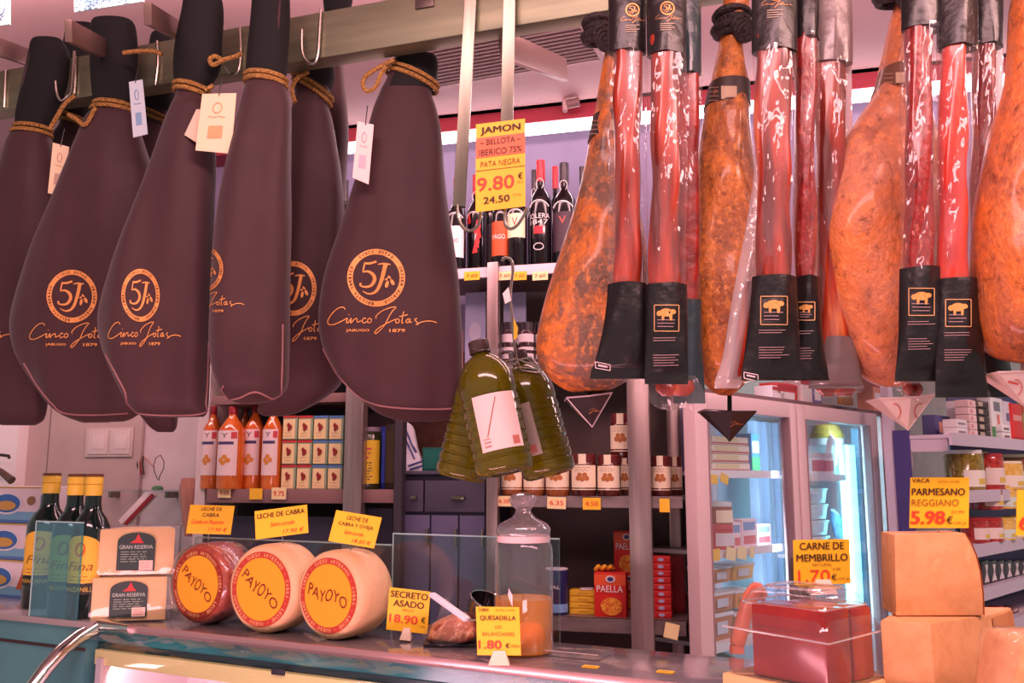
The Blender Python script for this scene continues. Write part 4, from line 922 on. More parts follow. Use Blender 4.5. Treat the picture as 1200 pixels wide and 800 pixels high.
for i in range(6):
    x0 = 1150+i*9; 
    def pk_(a, h):
        r = carton('pasta_packet', ['black and white packet nearest the cut cheese', 'second black and white packet from the cut cheese', 'third black and white packet from the cut cheese', 'fourth black and white packet from the cut cheese', 'fifth black and white packet from the cut cheese', 'black and white packet at the picture edge'][i], 'packet', a, h, .05, flat(40, 32, 44, .3), (), (), 'black and white packets in a row')
        MB().prism([(-.3*a, .1*h), (.34*a, .1*h), (.1*a, .5*h), (.3*a, .82*h), (-.1*a, .86*h), (.02*a, .5*h)], -.002, -.0005).build('white_print', flat(226, 214, 214), r); return r
    eitem(x0, x0+8.6, 657, 3, .03, pk_)
for i in range(6):
    x0 = 1150+i*9
    eitem(x0, x0+8, 711+(i % 2)*3, 4, .03, ebox('candy_bag', ['striped', 'pale', 'dotted', 'wide', 'narrow', 'outer'][i]+' low bag on the bottom visible grocery shelf, '+['first after the cheese', 'second after the cheese', 'third after the cheese', 'fourth after the cheese', 'fifth after the cheese', 'at the picture edge'][i], ((96, 60, 60), W_, (190, 70, 70), (226, 206, 206), (110, 70, 80), (214, 190, 190))[i], [('label_panel', (214, 180, 170), .2, .8, .3, .7)], bev=.004, cat='packet', dp=.05))
# ------------------------------------------------------------------ the ham rail
zr0, zr1 = on(RL, 375, 68).z, on(RL, 375, 14).z
def rly(px, y=60): return on(RL, px, y).y
RT = thing('ham_rail', 'long square steel rail carrying the wrapped hams and meats', 'rail', Vector((on(RL, 420, 40).x, on(RL, 420, 40).y, zr0)))
MB().pbox(RL, -160, 1400, zr0, zr1, 0, .04, y=60).build('beam', M['rail'], RT, bev=.003)
for (a, b_, wd, ht) in ((P(173, 16, 1.32), P(216, 40, 1.66), .012, .034), (P(80, 36, 1.40), P(140, 66, 1.72), .012, .036), (P(-16, 50, 1.66), P(40, 70, 1.86), .012, .036), (P(588, 52, 1.49), P(662, 82, 1.92), .012, .05)):
    MB().bar(a, b_, wd, ht).build('cross_arm', mat('arm steel', c(150, 120, 112), .35, .7), RT, bev=.001)
MB().pbox(RL, 486, 508, zr1-.03, zr1-.008, -.0035, 0, y=20).build('clip_plate', mat('bracket', c(96, 84, 78), .4, .7), RT, bev=.001)
for px, lean, yb, nm, lab in ((541, .030, 243, 'hanger_post', 'tall steel hanger post ending in an empty hook beside the front bag'), (596, .006, 150, 'hanger_post', 'tall steel hanger post behind the big ham price sign')):
    Yp = rly(px)-.018
    bt = P(px-3 if px < 560 else px-2, yb, Yp); tp_ = P(px+11 if px < 560 else px+1, -10, Yp); d = (tp_-bt); tp2 = bt+d*((ZCEIL-bt.z)/d.z)
    r = thing(nm, lab, 'post', bt, 'steel hanger posts')
    MB().bar(bt, tp2, .021, .012).build('post', M['steel'], r, bev=.002)
    MB().box(tp2.x-.03, tp2.x+.03, tp2.y-.03, tp2.y+.03, ZCEIL-.006, ZCEIL).build('ceiling_plate', M['steel'], r, bev=.001)
def hook(pts, Y, label, r=.0028, group='steel wire hooks on the rail'):
    p = [P(x, y, Y) for x, y in pts]
    q = []
    for k in range((len(p)-1)*5+1): q.append(Vector(cr([tuple(v) for v in p], k/5)))
    return tag(MB().tube(q, r, 8).build('wire_hook', M['wire'], origin=p[0]), label, 'hook', group)
hook([(376, 10), (374, 40), (372, 66), (366, 75), (358, 70), (354, 58), (354, 35)], rly(366)-.012, 'empty steel hook over the rail above the narrow dark bag')
hook([(64, 84), (65, 96), (67, 110), (72, 118), (80, 112), (84, 105), (87, 60)], rly(75)-.030, 'steel hook beside the cuff of the outermost bag')
hook([(184, 48), (185, 74), (182, 100)], rly(184)-.006, 'thin steel hook over the rail next to the blue-tagged bag')
hook([(281, 32), (282, 60), (279, 84), (270, 86), (264, 78)], rly(281)-.006, 'thin steel hook over the rail next to the cream-tagged bag')
hook([(88, 66), (88, 90), (87, 110)], rly(88)-.006, 'thin steel hook over the rail between the first two bags')
hook([(7, 82), (6, 105), (5, 126)], rly(6)-.006, 'thin steel hook at the very end of the rail in view')
hook([(536, 240), (537, 255), (544, 268), (553, 270), (561, 262), (563, 248)], rly(541)-.022, 'empty steel S-hook hanging under the hanger post')
hook([(592, 245), (592, 262), (598, 268), (606, 264), (614, 252), (618, 244)], rly(596)-.026, 'empty steel S-hook below the ham price sign')

# ------------------------------------------------------------------ hams in black bags
def rope(rows, Y, y0, y1, parent, extra=.004, r=.0042, wraps=2, t=None, dz=0, Y2=None):
    ya, yb = rows[0][0], rows[-1][0]
    for k in range(wraps):
        pts = []
        ym = (y0+y1)/2+k*6-(wraps-1)*3
        best = None
        for i in range(len(rows)*12):
            q = cr(rows, i/12)
            if best is None or abs(q[0]-ym) < abs(best[0]-ym): best = q
        py, xl, xr, tt = best
        Yr = Y if Y2 is None else Y+(Y2-Y)*(py-ya)/(yb-ya)
        A = P(xl, y0+k*6-(wraps-1)*3, Yr); B = P(xr, y1+k*6-(wraps-1)*3, Yr); cc = (A+B)/2; h = (B-A)/2; h = h*(1+extra/h.length)
        for j in range(28):
            th = 2*PI*j/28; pts.append(cc+h*math.cos(th)+Vector((0, (tt+extra)*math.sin(th), 0)))
        MB().tube(pts, r, 6, True).build('neck_rope', M['rope'], parent)
def ropeloop(px, Y, parent, r=.0042, closed=False, name='rope_loop'):
    p = [tuple(P(x, y, Y if len(px[0]) < 3 else Y)) for x, y in px]
    q = [Vector(cr(p, k/5)) for k in range((len(p)-1)*5+1)]
    MB().tube(q, r, 6).build(name, M['rope'], parent)
def bag(label, rows, Y, cuff, rp, emb=None, seam=None, tg=None, loop=None, Y2=None, wob=.04, seed=0, e=.8):
    n = thing('ham_bag', label, 'ham in a bag', P((rows[0][1]+rows[0][2])/2, rows[0][0], Y), 'hams in black cloth bags')
    body = loft(rows, Y, n=44, sub=4, e=e, Y2=Y2, wob=wob, seed=seed)
    zc_ = P(300, cuff, Y).z
    for v in body.v: v.y += max(0, min(1, (zc_-.02-v.z)/.08))*(.0035*math.sin(v.x*48+seed*3+v.z*5)+.0022*math.sin(v.x*92-v.z*7+seed))
    body.build('bag', M['neoprene'], n); bv = body.bvh()
    ch = [q for q in rows if q[0] <= cuff]+[cr(rows, max(0.0, sum(1 for q in rows if q[0] <= cuff)-1+.6))]
    ck = [(a, b_-1.2, d+1.2, t+.002) for a, b_, d, t in [tuple(x) for x in ch]]
    loft(ck, Y, n=32, sub=4, e=.9, Y2=None if Y2 is None else Y+(Y2-Y)*(ck[-1][0]-rows[0][0])/(rows[-1][0]-rows[0][0])).build('cuff', M['neck'], n, label='ribbed black cuff gathered above the rope')
    if rp: rope(rows, Y, rp[0], rp[1], n, Y2=Y2)
    if emb: emblem(bv, *emb[:4], n, *emb[4:])
    if seam:
        pts = [shoot(bv, x, y, .0006) for x, y in smooth2(seam, 6)]; pts = [p for p in pts if p]
        if len(pts) > 3: MB().tube(pts, .0017, 6).build('piping', M['piping'], n)
    if loop:
        for l in loop: ropeloop(l[0], l[1], n)
    if tg:
        for (corners, Yt, m, em) in tg:
            q = [P(x, y, Yt) for x, y in corners]; d = Vector((0, .0012, 0))
            t_ = MB().hexa([q[3], q[2], q[2]+d, q[3]+d, q[0], q[1], q[1]+d, q[0]+d]).build('hang_tag', m, n, smooth=False, label='paper tag on a cord')
            top = (q[0]+q[1])/2
            MB().tube([top+Vector((0, -.001, -.004)), top+Vector((.001, 0, .012)), top+Vector((.002, .004, .034))], .0009, 5).build('tag_cord', M['black'], t_)
            ux, uz = q[1]-q[0], q[0]-q[3]; o0 = q[3]+Vector((0, -.0008, 0))
            if em:
                mb = MB(); mb.add([o0+ux*u+uz*v for u, v in ((.3, .2), (.72, .2), (.72, .42), (.3, .42))], [(0, 1, 2, 3)]); mb.build('printed_square', em, t_, smooth=False)
                mb = MB(); pts = [o0+ux*(.5+.13*math.cos(a))+uz*(.74+.09*math.sin(a)) for a in [k*PI/8 for k in range(16)]]; mb.tube(pts, .0007, 4, True).build('printed_ring', em, t_)
                mb = MB(); pts = [o0+ux*(.25+.5*k/6)+uz*(.58+.015*math.sin(k*2)) for k in range(7)]; mb.tube(pts, .0005, 4).build('printed_script', em, t_)
    return n
tagm = mat('tag card', c(240, 214, 176), .55); tagb = flat(190, 206, 214); tagw = flat(236, 214, 206)
bag('ham in a black bag at the picture edge with a beige tag, partly cut off', [(46, 40, 70, .012), (52, 38, 75, .022), (66, 36, 79, .028), (100, 28, 76, .028), (135, 21, 64, .026), (152, 20, 57, .023), (166, 10, 60, .03), (200, 0, 70, .04), (250, -18, 80, .046), (300, -34, 78, .05), (350, -46, 72, .05), (400, -52, 66, .05), (450, -45, 56, .046), (478, -32, 54, .036), (492, -14, 50, .024), (498, 2, 40, .008)],
    1.72, 152, (152, 155), (-40, 345, 29, 31), None, [(((62, 167), (81, 172), (73, 230), (56, 226)), 1.66, tagm, flat(190, 160, 140))], [([(58, 152), (66, 138), (76, 122), (88, 112)], 1.675)], Y2=1.80, seed=1)
bag('black-bagged ham with a gold emblem and a slim pale blue tag', [(22, 112, 148, .010), (28, 109, 156, .022), (50, 108, 159, .028), (80, 108, 159, .028), (110, 110, 157, .025), (126, 113, 152, .022), (138, 102, 160, .03), (160, 92, 166, .036), (200, 76, 178, .045), (250, 57, 188, .05), (300, 36, 194, .054), (350, 18, 194, .054), (380, 13, 192, .052), (405, 17, 188, .05), (430, 28, 184, .046), (460, 48, 176, .038), (480, 66, 166, .026), (490, 82, 156, .014), (494, 96, 146, .005)],
    1.625, 126, (125, 128), (84.5, 347, 29.5, 31), [(28, 425), (44, 452), (62, 474), (76, 484), (110, 486), (150, 484)], [(((151, 96), (167, 93), (173, 157), (156, 161)), 1.55, tagb, flat(120, 160, 190))], [([(144, 62), (160, 60), (180, 60), (190, 64)], 1.575), ([(112, 126), (100, 146), (90, 140), (80, 134)], 1.61)], Y2=1.70, seed=2)
bag('large purple-lit black bag with a narrow-looking gold emblem and a cream tag', [(-22, 220, 246, .010), (-14, 218, 254, .022), (10, 216, 260, .028), (50, 208, 258, .030), (80, 205, 256, .028), (100, 207, 244, .025), (114, 207, 240, .023), (126, 202, 246, .03), (150, 192, 250, .036), (200, 175, 251, .044), (250, 157, 250, .048), (300, 138, 249, .05), (350, 122, 247, .05), (380, 117, 246, .05), (410, 122, 246, .048), (440, 136, 245, .044), (465, 148, 244, .038), (478, 155, 243.5, .028), (485, 164, 242, .016), (488.5, 172, 239, .006)],
    1.52, 108, (103, 110), (165, 346, 22.5, 31), [(124, 415), (138, 442), (147, 460), (150, 474), (160, 483), (190, 486), (238, 484), (241, 470), (243, 440), (244, 400)],
    [(((237, 110), (277, 109), (271, 180), (229, 176)), 1.46, tagm, flat(200, 160, 110)), (((230, 128), (244, 128), (232, 168), (216, 158)), 1.475, flat(226, 196, 170), None)], [([(240, 106), (250, 100)], 1.47), ([(262, 72), (252, 66), (246, 70), (250, 76), (262, 70), (276, 66), (284, 62)], 1.49)], Y2=1.53, seed=3)
bag('narrow side-on black bag between the cream-tagged one and the dark one behind', [(-20, 300, 330, .012), (-10, 298, 337, .024), (20, 296, 338, .03), (60, 292, 336, .03), (85, 290, 334, .027), (97, 290, 333, .025), (110, 286, 337, .03), (130, 281, 341, .034), (170, 272, 341, .042), (210, 264, 340, .047), (250, 257, 340, .05), (300, 251, 339, .05), (350, 248, 338, .05), (400, 247, 337, .05), (430, 250, 336, .046), (450, 257, 335, .04), (462, 263, 328, .028), (470, 272, 316, .014), (473, 282, 300, .005)],
    1.485, 94, (92, 97), (240, 315, 22, 27), [(262, 452), (258, 462), (264, 468), (280, 466), (300, 459), (326, 468), (330, 440), (331, 380)], None, None, seed=4)
bag('dark bag behind, its gold emblem half hidden by the narrow bag', [(62, 352, 376, .012), (72, 348, 388, .026), (90, 345, 391, .03), (112, 346, 384, .028), (122, 344, 384, .03), (140, 341, 389, .034), (170, 339, 394, .04), (200, 338, 399, .045), (240, 337, 403, .048), (300, 334, 405, .05), (350, 331, 406, .05), (400, 326, 403, .05), (430, 322, 404, .048), (450, 314, 398, .042), (468, 306, 378, .03), (482, 302, 352, .016), (487, 308, 336, .006)],
    1.66, 108, (92, 118), (344, 338, 27, 32), None, None, [([(346, 120), (342, 104), (350, 90), (362, 84)], 1.60)], Y2=1.69, seed=5, wob=.02)
bag('foremost black bag with a complete gold emblem and a white tag, beside the price sign', [(64, 466, 508, .012), (72, 462, 512, .024), (90, 456, 511, .028), (102, 450, 507, .028), (112, 445, 506, .03), (130, 438, 512, .035), (160, 430, 518, .042), (200, 420, 521, .047), (240, 408, 525, .052), (280, 395, 531, .055), (320, 382, 537, .056), (350, 376, 540, .056), (380, 374, 542, .056), (410, 380, 543, .054), (440, 397, 543, .05), (460, 414, 543, .044), (474, 430, 542.5, .036), (482, 440, 541, .026), (489, 454, 536, .014), (494, 474, 506, .004)],
    1.575, 104, (80, 103), (440.9, 325.5, 33.8, 33.8), [(379, 408), (388, 428), (402, 446), (420, 464), (438, 473), (460, 477), (500, 479), (532, 478), (539, 474), (541, 440), (541, 380)],
    [(((419, 142), (438, 146), (432, 216), (413, 208)), 1.50, tagw, flat(206, 176, 190))], [([(462, 70), (446, 78), (430, 88), (425, 98), (430, 107), (440, 102), (446, 88), (452, 78)], 1.535)], Y2=1.575, seed=6, e=.72)
nb = bag('black bag hanging behind the rail between the emblem bags, mostly hidden', [(38, 182, 196, .010), (46, 178, 202, .02), (80, 174, 205, .024), (120, 168, 204, .024), (138, 168, 200, .022), (160, 158, 206, .03), (220, 138, 214, .038), (300, 118, 212, .042), (400, 118, 208, .042), (460, 140, 207, .036), (485, 164, 207, .028), (500, 176, 206, .016), (506, 184, 202, .006)],
    1.80, 132, (132, 146), None, None, None, None, seed=7)
bag('black bag hanging behind the rail between the two outer bags, mostly hidden', [(28, 80, 108, .010), (40, 78, 112, .022), (80, 72, 112, .026), (130, 68, 108, .026), (145, 70, 104, .024), (170, 56, 118, .034), (250, 36, 130, .04), (340, 20, 134, .042), (420, 24, 132, .04), (470, 60, 140, .03), (490, 84, 136, .014), (495, 96, 128, .005)],
    1.88, 140, (136, 148), None, None, None, None, seed=8)
pb_ = on(RL, 190, 70, .038); MB().tube([P(190, 56, 1.79), Vector((pb_.x, pb_.y, pb_.z+.01)), Vector((pb_.x, pb_.y-.01, zr1+.004)), Vector((pb_.x, pb_.y-.03, zr1+.004))], .003, 6).build('hanging_cord', M['rope'], nb)
# knob of another bag seen over the rail
bag('black bag top showing above the rail behind the front bag, body hidden', [(-12, 384, 408, .012), (-4, 380, 412, .024), (20, 382, 408, .028), (60, 386, 404, .026), (78, 388, 402, .024), (100, 380, 404, .03), (160, 362, 408, .036), (240, 350, 402, .04), (320, 350, 398, .04), (400, 356, 396, .036), (440, 366, 392, .018), (448, 374, 388, .006)],
    1.84, 72, None, None, None, None, None, seed=9)

# ------------------------------------------------------------------ bare hams
def ham(label, rows, Y, m, band=None, knot=None, Y2=None, seed=0, top=None, wob=.10):
    n = thing('cured_ham', label, 'ham', P((rows[0][1]+rows[0][2])/2, rows[0][0], Y), 'bare cured hams')
    b_ = loft(rows, Y, n=56, sub=5, e=.92, Y2=Y2, wob=wob, seed=seed)
    rnd = random.Random(seed)
    ph = [(rnd.uniform(20, 60), rnd.uniform(20, 60), rnd.uniform(20, 60), rnd.uniform(0, 6)) for _ in range(7)]
    for v in b_.v: v.y += sum(math.sin(v.x*a+v.z*g+d) for a, q, g, d in ph)*.0012
    b_.build('ham', m, n, ang=80)
    if band:
        y0, y1, bm, pm_ = band; rr = []
        for k in range(5):
            yy = y0+(y1-y0)*k/4; best = min((cr(rows, i/20) for i in range((len(rows)-1)*20)), key=lambda q: abs(q[0]-yy)); rr.append((yy, best[1]-1, best[2]+1, best[3]+.003))
        lb = loft(rr, Y, n=40, sub=2, e=.92, Y2=None); lb.build('ankle_band', bm, n, label='printed paper band round the ankle')
        bv = lb.bvh(); xc = rr[2][1]*.5+rr[2][2]*.5
        decal(bv, [(xc-8, y0+2), (xc+10, y0+2), (xc+10, y1-2), (xc-8, y1-2)], [(0, 1, 2, 3)], lambda x, y: (x, y), 'band_label', pm_, n, .001, 5)
        for k in range(5):
            yy = y0+4+k*(y1-y0-8)/4; v, f = ribbon([(xc-22, yy), (xc-11, yy-.5)], .9); decal(bv, v, f, lambda x, y: (x, y), 'band_print', flat(170, 140, 120), n, .001, 3)
    if knot:
        kx, ky, w0 = knot; mb = MB(); A = P(kx, ky, Y); s_ = pxm(Y)
        for k in range(4):
            r0 = w0/2*s_*(1.0+.15*math.sin(k*2.1)); zc_ = A.z+(k-1.5)*8*s_
            mb.tube([Vector((A.x+r0*math.cos(a), A.y+r0*.9*math.sin(a), zc_+.004*math.sin(a+k))) for a in [j*PI/9 for j in range(18)]], .0068, 7, True)
        for k in range(3):
            r0 = 9*s_; cc = A+Vector(((4+k*3)*s_, -w0/2*s_-.004, (-12-k*5)*s_)); mb.tube([cc+Vector((r0*math.cos(a), .004*math.sin(a*2), r0*math.sin(a))) for a in [j*PI/8 for j in range(16)]], .005, 7, True)
        mb.build('cord_knot', mat('black cord', c(44, 34, 34), .6, bump=.6, bscale=200), n)
    if top:
        a = P(top[0], top[1], Y); MB().tube([a, Vector((a.x, a.y, zr1+.03)), Vector((a.x-.01, a.y+.02, zr1+.045))], .004, 7).build('hanging_cord', mat('black hanging cord', c(40, 32, 32), .6), n)
    return n
h1 = skin('mouldy ham rind', c(124, 90, 70), c(222, 122, 42), c(92, 72, 66), 11, (.44, .60), (.50, .68))
h2 = skin('orange ham rind', c(166, 94, 50), c(226, 134, 52), c(92, 46, 28), 12, (.42, .62), (.50, .70))
h3 = skin('pale ham rind', c(202, 128, 94), c(228, 128, 64), c(150, 80, 56), 10, (.46, .66), (.54, .74))
h4 = skin('dark orange ham rind', c(186, 110, 76), c(222, 120, 46), c(126, 56, 36), 10, (.40, .60), (.52, .72))
bandd = mat('dark ham band', c(58, 44, 40), .5); bandl = flat(196, 170, 140)
ham('mottled ham with grey-brown mould next to the wine bottles', [(18, 714, 728, .010), (40, 712, 729, .016), (75, 706, 730, .02), (100, 702, 731, .024), (140, 695, 733, .032), (165, 690, 736, .038), (200, 683, 742, .046), (250, 671, 750, .056), (300, 655, 757, .064), (345, 640, 761, .07), (385, 630, 762, .072), (412, 629, 758, .07), (432, 636, 748, .062), (446, 648, 734, .046), (456, 662, 716, .024), (460, 674, 704, .008)],
    1.37, h1, (138, 166, bandd, bandl), (700, 38, 30), None, 2, (716, 20))
ham('long-shanked ham with a brown and cream ankle band and a black cord knot', [(-22, 850, 874, .02), (0, 848, 877, .022), (40, 844, 873, .022), (55, 843, 870, .022), (75, 838, 872, .026), (100, 832, 877, .03), (126, 826, 878, .034), (150, 823, 878, .038), (200, 816, 884, .046), (250, 810, 889, .054), (300, 806, 892, .06), (350, 804, 892, .062), (400, 807, 888, .058), (430, 815, 881, .048), (450, 828, 872, .03), (460, 838, 862, .012), (463, 846, 856, .004)],
    1.33, h2, (99, 127, bandd, bandl), (858, 30, 40), None, 3, (860, 0))
ham('big pale orange ham in the middle of the red loins', [(-22, 1058, 1076, .02), (0, 1052, 1078, .022), (30, 1043, 1082, .028), (60, 1037, 1084, .032), (85, 1032, 1086, .036), (112, 1023, 1088, .04), (140, 1005, 1092, .048), (170, 985, 1096, .056), (200, 970, 1100, .064), (230, 960, 1102, .07), (262, 954, 1102, .074), (295, 953, 1102, .076), (330, 957, 1100, .075), (360, 963, 1096, .072), (390, 972, 1092, .066), (415, 986, 1086, .056), (435, 1004, 1078, .042), (448, 1022, 1066, .024), (453, 1034, 1054, .008)],
    1.30, h3, (83, 111, mat('clear brown band', c(120, 84, 66), .25), bandl), (1046, -8, 36), None, 5, (1062, -5))
ham('dark orange ham cut off by the picture edge', [(-30, 1194, 1222, .02), (0, 1189, 1226, .026), (50, 1184, 1230, .032), (100, 1179, 1236, .038), (130, 1172, 1244, .044), (160, 1164, 1254, .052), (200, 1155, 1266, .062), (250, 1148, 1276, .07), (300, 1145, 1280, .074), (340, 1146, 1280, .074), (375, 1150, 1274, .07), (400, 1158, 1264, .06), (415, 1172, 1250, .04), (422, 1188, 1232, .018), (425, 1200, 1222, .005)],
    1.14, h4, None, None, None, 8, (1206, -5), .06)

# ------------------------------------------------------------------ vacuum-packed loins
pig = merge([blob(0, 0, 15, 9, 0), blob(-15, 2, 6, 6, 0), blob(9, 9, 3, 9, 0), blob(-7, 9, 3, 9, 0), blob(14, -2, 6, 5, .3)])
pig = ([((x*208+996), (y*208+560)) for x, y in pig[0]], pig[1])
def pouch(label, x0, x1, yct, ycb, yb, Y, meat, lean=0, prints=True, flare=(0, 0), back=None, m=None, top=-70, sleeve=None, tt=.019, seed=0, scr=None, bottom=None):
    rnd = random.Random(seed); wd = x1-x0
    n = thing('packed_loin', label, 'vacuum-packed meat', P((x0+x1)/2, top, Y), 'vacuum-packed loins')
    def ed(y, g=0):
        f = (y-top)/(yb-top); s_ = lean*f; b_ = max(0, (y-ycb)/(yb-ycb)) if yb > ycb else 0
        return x0+s_-flare[0]*b_**1.6-g, x1+s_+flare[1]*b_**1.6+g
    # meat
    rows = []
    ys = [yct-34, yct-20, yct+10]+[yct+10+(ycb-yct)*k/6 for k in range(1, 6)]+[ycb+10, ycb+40]
    m0, m1 = meat
    for i, y in enumerate(ys):
        w_ = rnd.uniform(-2.2, 2.2); l = m0+w_+lean*(y-top)/(yb-top); r_ = m1+rnd.uniform(-2, 2)+lean*(y-top)/(yb-top); k = .5 if i in (0, len(ys)-1) else 1
        rows.append((y, l+(1-k)*8, r_-(1-k)*8, tt*.85*k*rnd.uniform(.92, 1.06)))
    o = loft(rows, Y, n=28, sub=5, e=.9, wob=.18, seed=seed); o.build('cured_meat', m or M['loin'], n)
    if back:
        bx0, bx1, by = back; q = [P(bx0, yct-6, Y+.010), P(bx1, yct-6, Y+.010), P(bx1+2, by, Y+.010), P(bx0+8, by, Y+.010)]; t_ = Vector((0, .001, 0))
        MB().hexa([q[3], q[2], q[2]+t_, q[3]+t_, q[0], q[1], q[1]+t_, q[0]+t_]).build('white_backing', flat(226, 214, 220, .4), n, smooth=False, label='white printed backing card')
    # clear film
    rows = [(y, ed(y)[0]+rnd.uniform(-.8, .8), ed(y)[1]+rnd.uniform(-.8, .8), tt+.0015) for y in [yct-4+(ycb+8-yct)*k/7 for k in range(8)]]
    loft(rows, Y, n=40, sub=5, e=1.5, wob=.22, seed=seed+3, caps=False).build('clear_film', M['film'], n, ang=70)
    # printed ends
    sm = sleeve or M['printblack']
    ys = [top, top+30, yct-30, yct-12, yct]
    rows = [(y, ed(y, .1)[0], ed(y, .1)[1], (tt+.002)*(.8 if y < yct-40 else 1)) for y in ys]
    tp_ = loft(rows, Y, n=36, sub=4, e=1.3, wob=.12, seed=seed+5); tp_.build('printed_top', sm, n, ang=70, label='black printed upper sleeve')
    ys = [ycb, ycb+20, ycb+(yb-ycb)*.45, ycb+(yb-ycb)*.7, ycb+(yb-ycb)*.86, yb-6, yb]
    th = [1, 1, .95, .7, .4, .2, .12]
    rows = [(y+(4*math.sin(i*2+seed) if i > 4 else 0), ed(y, .5)[0], ed(y, .5)[1], (tt+.003)*k) for i, (y, k) in enumerate(zip(ys, th))]
    bt = loft(rows, Y, n=40, sub=4, e=1.3, wob=.16, seed=seed+7); bt.build('printed_base', sm, n, ang=70, label='black printed lower sleeve')
    MB().tube([P(ed(yb)[0]+2, yb+2, Y), P((ed(yb)[0]+ed(yb)[1])/2, yb+3, Y+.003), P(ed(yb)[1]-2, yb+1, Y)], .0012, 5).build('seal_edge', M['film'], n)
    if prints:
        bv = bt.bvh(); xc = sum(ed(ycb+40))/2; s_ = min(wd*.30, 15); yc = ycb+38; idf = lambda x, y: (x, y)
        v, f = merge([ribbon([(xc-s_, yc-s_*1.05), (xc+s_, yc-s_*1.05)], 1.1), ribbon([(xc+s_, yc-s_*1.05), (xc+s_, yc+s_*1.15)], 1.1), ribbon([(xc+s_, yc+s_*1.15), (xc-s_, yc+s_*1.15)], 1.1), ribbon([(xc-s_, yc+s_*1.15), (xc-s_, yc-s_*1.05)], 1.1)])
        decal(bv, v, f, idf, 'label_frame', flat(206, 160, 110), n, .0012, 3)
        k = s_/26; decal(bv, pig[0], pig[1], lambda x, y: (xc+(x-498)*k, yc-s_*.42+(y-280)*k), 'pig_emblem', flat(226, 160, 84), n, .0012)
        parts = []
        for j in range(3): parts.append(ribbon([(xc-s_*.75, yc+s_*(.2+.28*j)), (xc+s_*.75*rnd.uniform(.5, 1), yc+s_*(.2+.28*j))], .9))
        for j, dy in enumerate((24, 27, 44, 47, 50, 53, 56)): parts.append(ribbon([(xc-wd*.33, yc+dy), (xc+wd*.33*rnd.uniform(.3, 1), yc+dy-.5)], .8))
        v, f = merge(parts); decal(bv, v, f, idf, 'small_print', flat(170, 136, 138), n, .0012, 4)
        vs, fs = glyphs('5J', .02, .2)
    if scr:
        bv = tp_.bvh(); cx, cy, k = scr; idf = lambda x, y: (x, y)
        tf = lambda x, y: (cx+x*k, cy+y*k)
        v, f = merge(MONO); decal(bv, v, f, tf, 'gold_emblem', M['gold'], n, .0012, .3)
        v, f = merge(SCRIPTV); decal(bv, v, f, tf, 'gold_script', M['gold'], n, .0012, .3)
        parts = [ribbon([(cx-k*1.0, cy+k*(2.3+.3*j)), (cx+k*(1.0-.5*(j % 2)), cy+k*(2.2+.3*j))], 1.0) for j in range(4)]; v, f = merge(parts); decal(bv, v, f, idf, 'small_print', flat(180, 160, 140), n, .0012, 4)
    if bottom: bottom(n, bt.bvh())
    return n
def white_seal(x, y, w_, h_):
    def f(n, bv):
        v, fc = merge([ribbon([(x, y), (x+w_, y+3)], 1), ribbon([(x+w_, y+3), (x+w_, y+3+h_)], 1), ribbon([(x+w_, y+3+h_), (x, y+h_)], 1), ribbon([(x, y+h_), (x, y)], 1), ribbon([(x+3, y+h_*.5), (x+w_-3, y+h_*.5+2)], 2)])
        decal(bv, v, fc, lambda a, b_: (a, b_), 'oval_seal', flat(220, 196, 196), n, .0014, 3)
    return f
pouch('vacuum-packed red loin overlapping the mottled ham, its base kicked sideways', 713, 757, 63, 333, 442, 1.215, (719, 752), prints=False, flare=(20, 4), seed=1, scr=(741, 12, 8), bottom=white_seal(698, 424, 17, 7))
pouch('orange-red vacuum-packed loin with a framed pig emblem beside the kicked-out pack', 758, 804, 66, 334, 446, 1.20, (762, 796), seed=2, scr=(782, 10, 8), flare=(2, 2))
pouch('vacuum-packed loin seen edge-on in front of the banded ham', 790, 822, 88, 352, 470, 1.275, (794, 818), prints=False, seed=3, m=mat('dark cured meat', c(128, 26, 22), .4, 0, c(170, 40, 26), 30, bump=.3, coat=.5), sleeve=mat('teal grey sleeve', c(56, 74, 78), .3, bump=.4, bscale=30, coat=.4), flare=(0, 4), tt=.013)
pouch('wide vacuum-packed loin with black base in front of the banded ham', 881, 934, 62, 325, 446, 1.195, (886, 926), seed=4, scr=(908, -8, 9), flare=(14, 6), bottom=white_seal(872, 436, 16, 7))
pouch('slim vacuum-packed loin between the wide pack and the sleeve with a pale label', 928, 960, 48, 326, 448, 1.235, (932, 955), seed=5, m=M['loin2'], flare=(4, 12))
pouch('vacuum-packed loin under a grey printed sleeve, its red tip near the fridge', 946, 997, 76, 396, 458, 1.275, (952, 988), prints=False, seed=6, sleeve=mat('grey print film', c(128, 112, 110), .3, bump=.3, bscale=30, coat=.3), lean=6, m=M['loin'], flare=(4, 10), back=(966, 998, 300))
pouch('dark marbled vacuum-packed sausage in front of the big pale ham', 1056, 1104, 36, 315, 446, 1.16, (1062, 1092), seed=7, m=M['loin2'], flare=(6, 4))
pouch('bright red vacuum-packed loin beside the marbled one', 1098, 1146, 58, 328, 462, 1.15, (1102, 1132), seed=8, m=mat('bright cured meat', c(196, 32, 20), .36, 0, [c(214, 60, 34), c(180, 30, 24)], 30, .3, .7, bump=.35, bscale=40, coat=.5, stretch=(1, 1, .3)), flare=(2, 12))
pouch('vacuum-packed loin behind with a white label, next to the cut-off ham', 1134, 1176, 56, 340, 462, 1.24, (1140, 1166), prints=False, seed=9, m=M['loin2'], flare=(2, 14), back=(1142, 1175, 300))
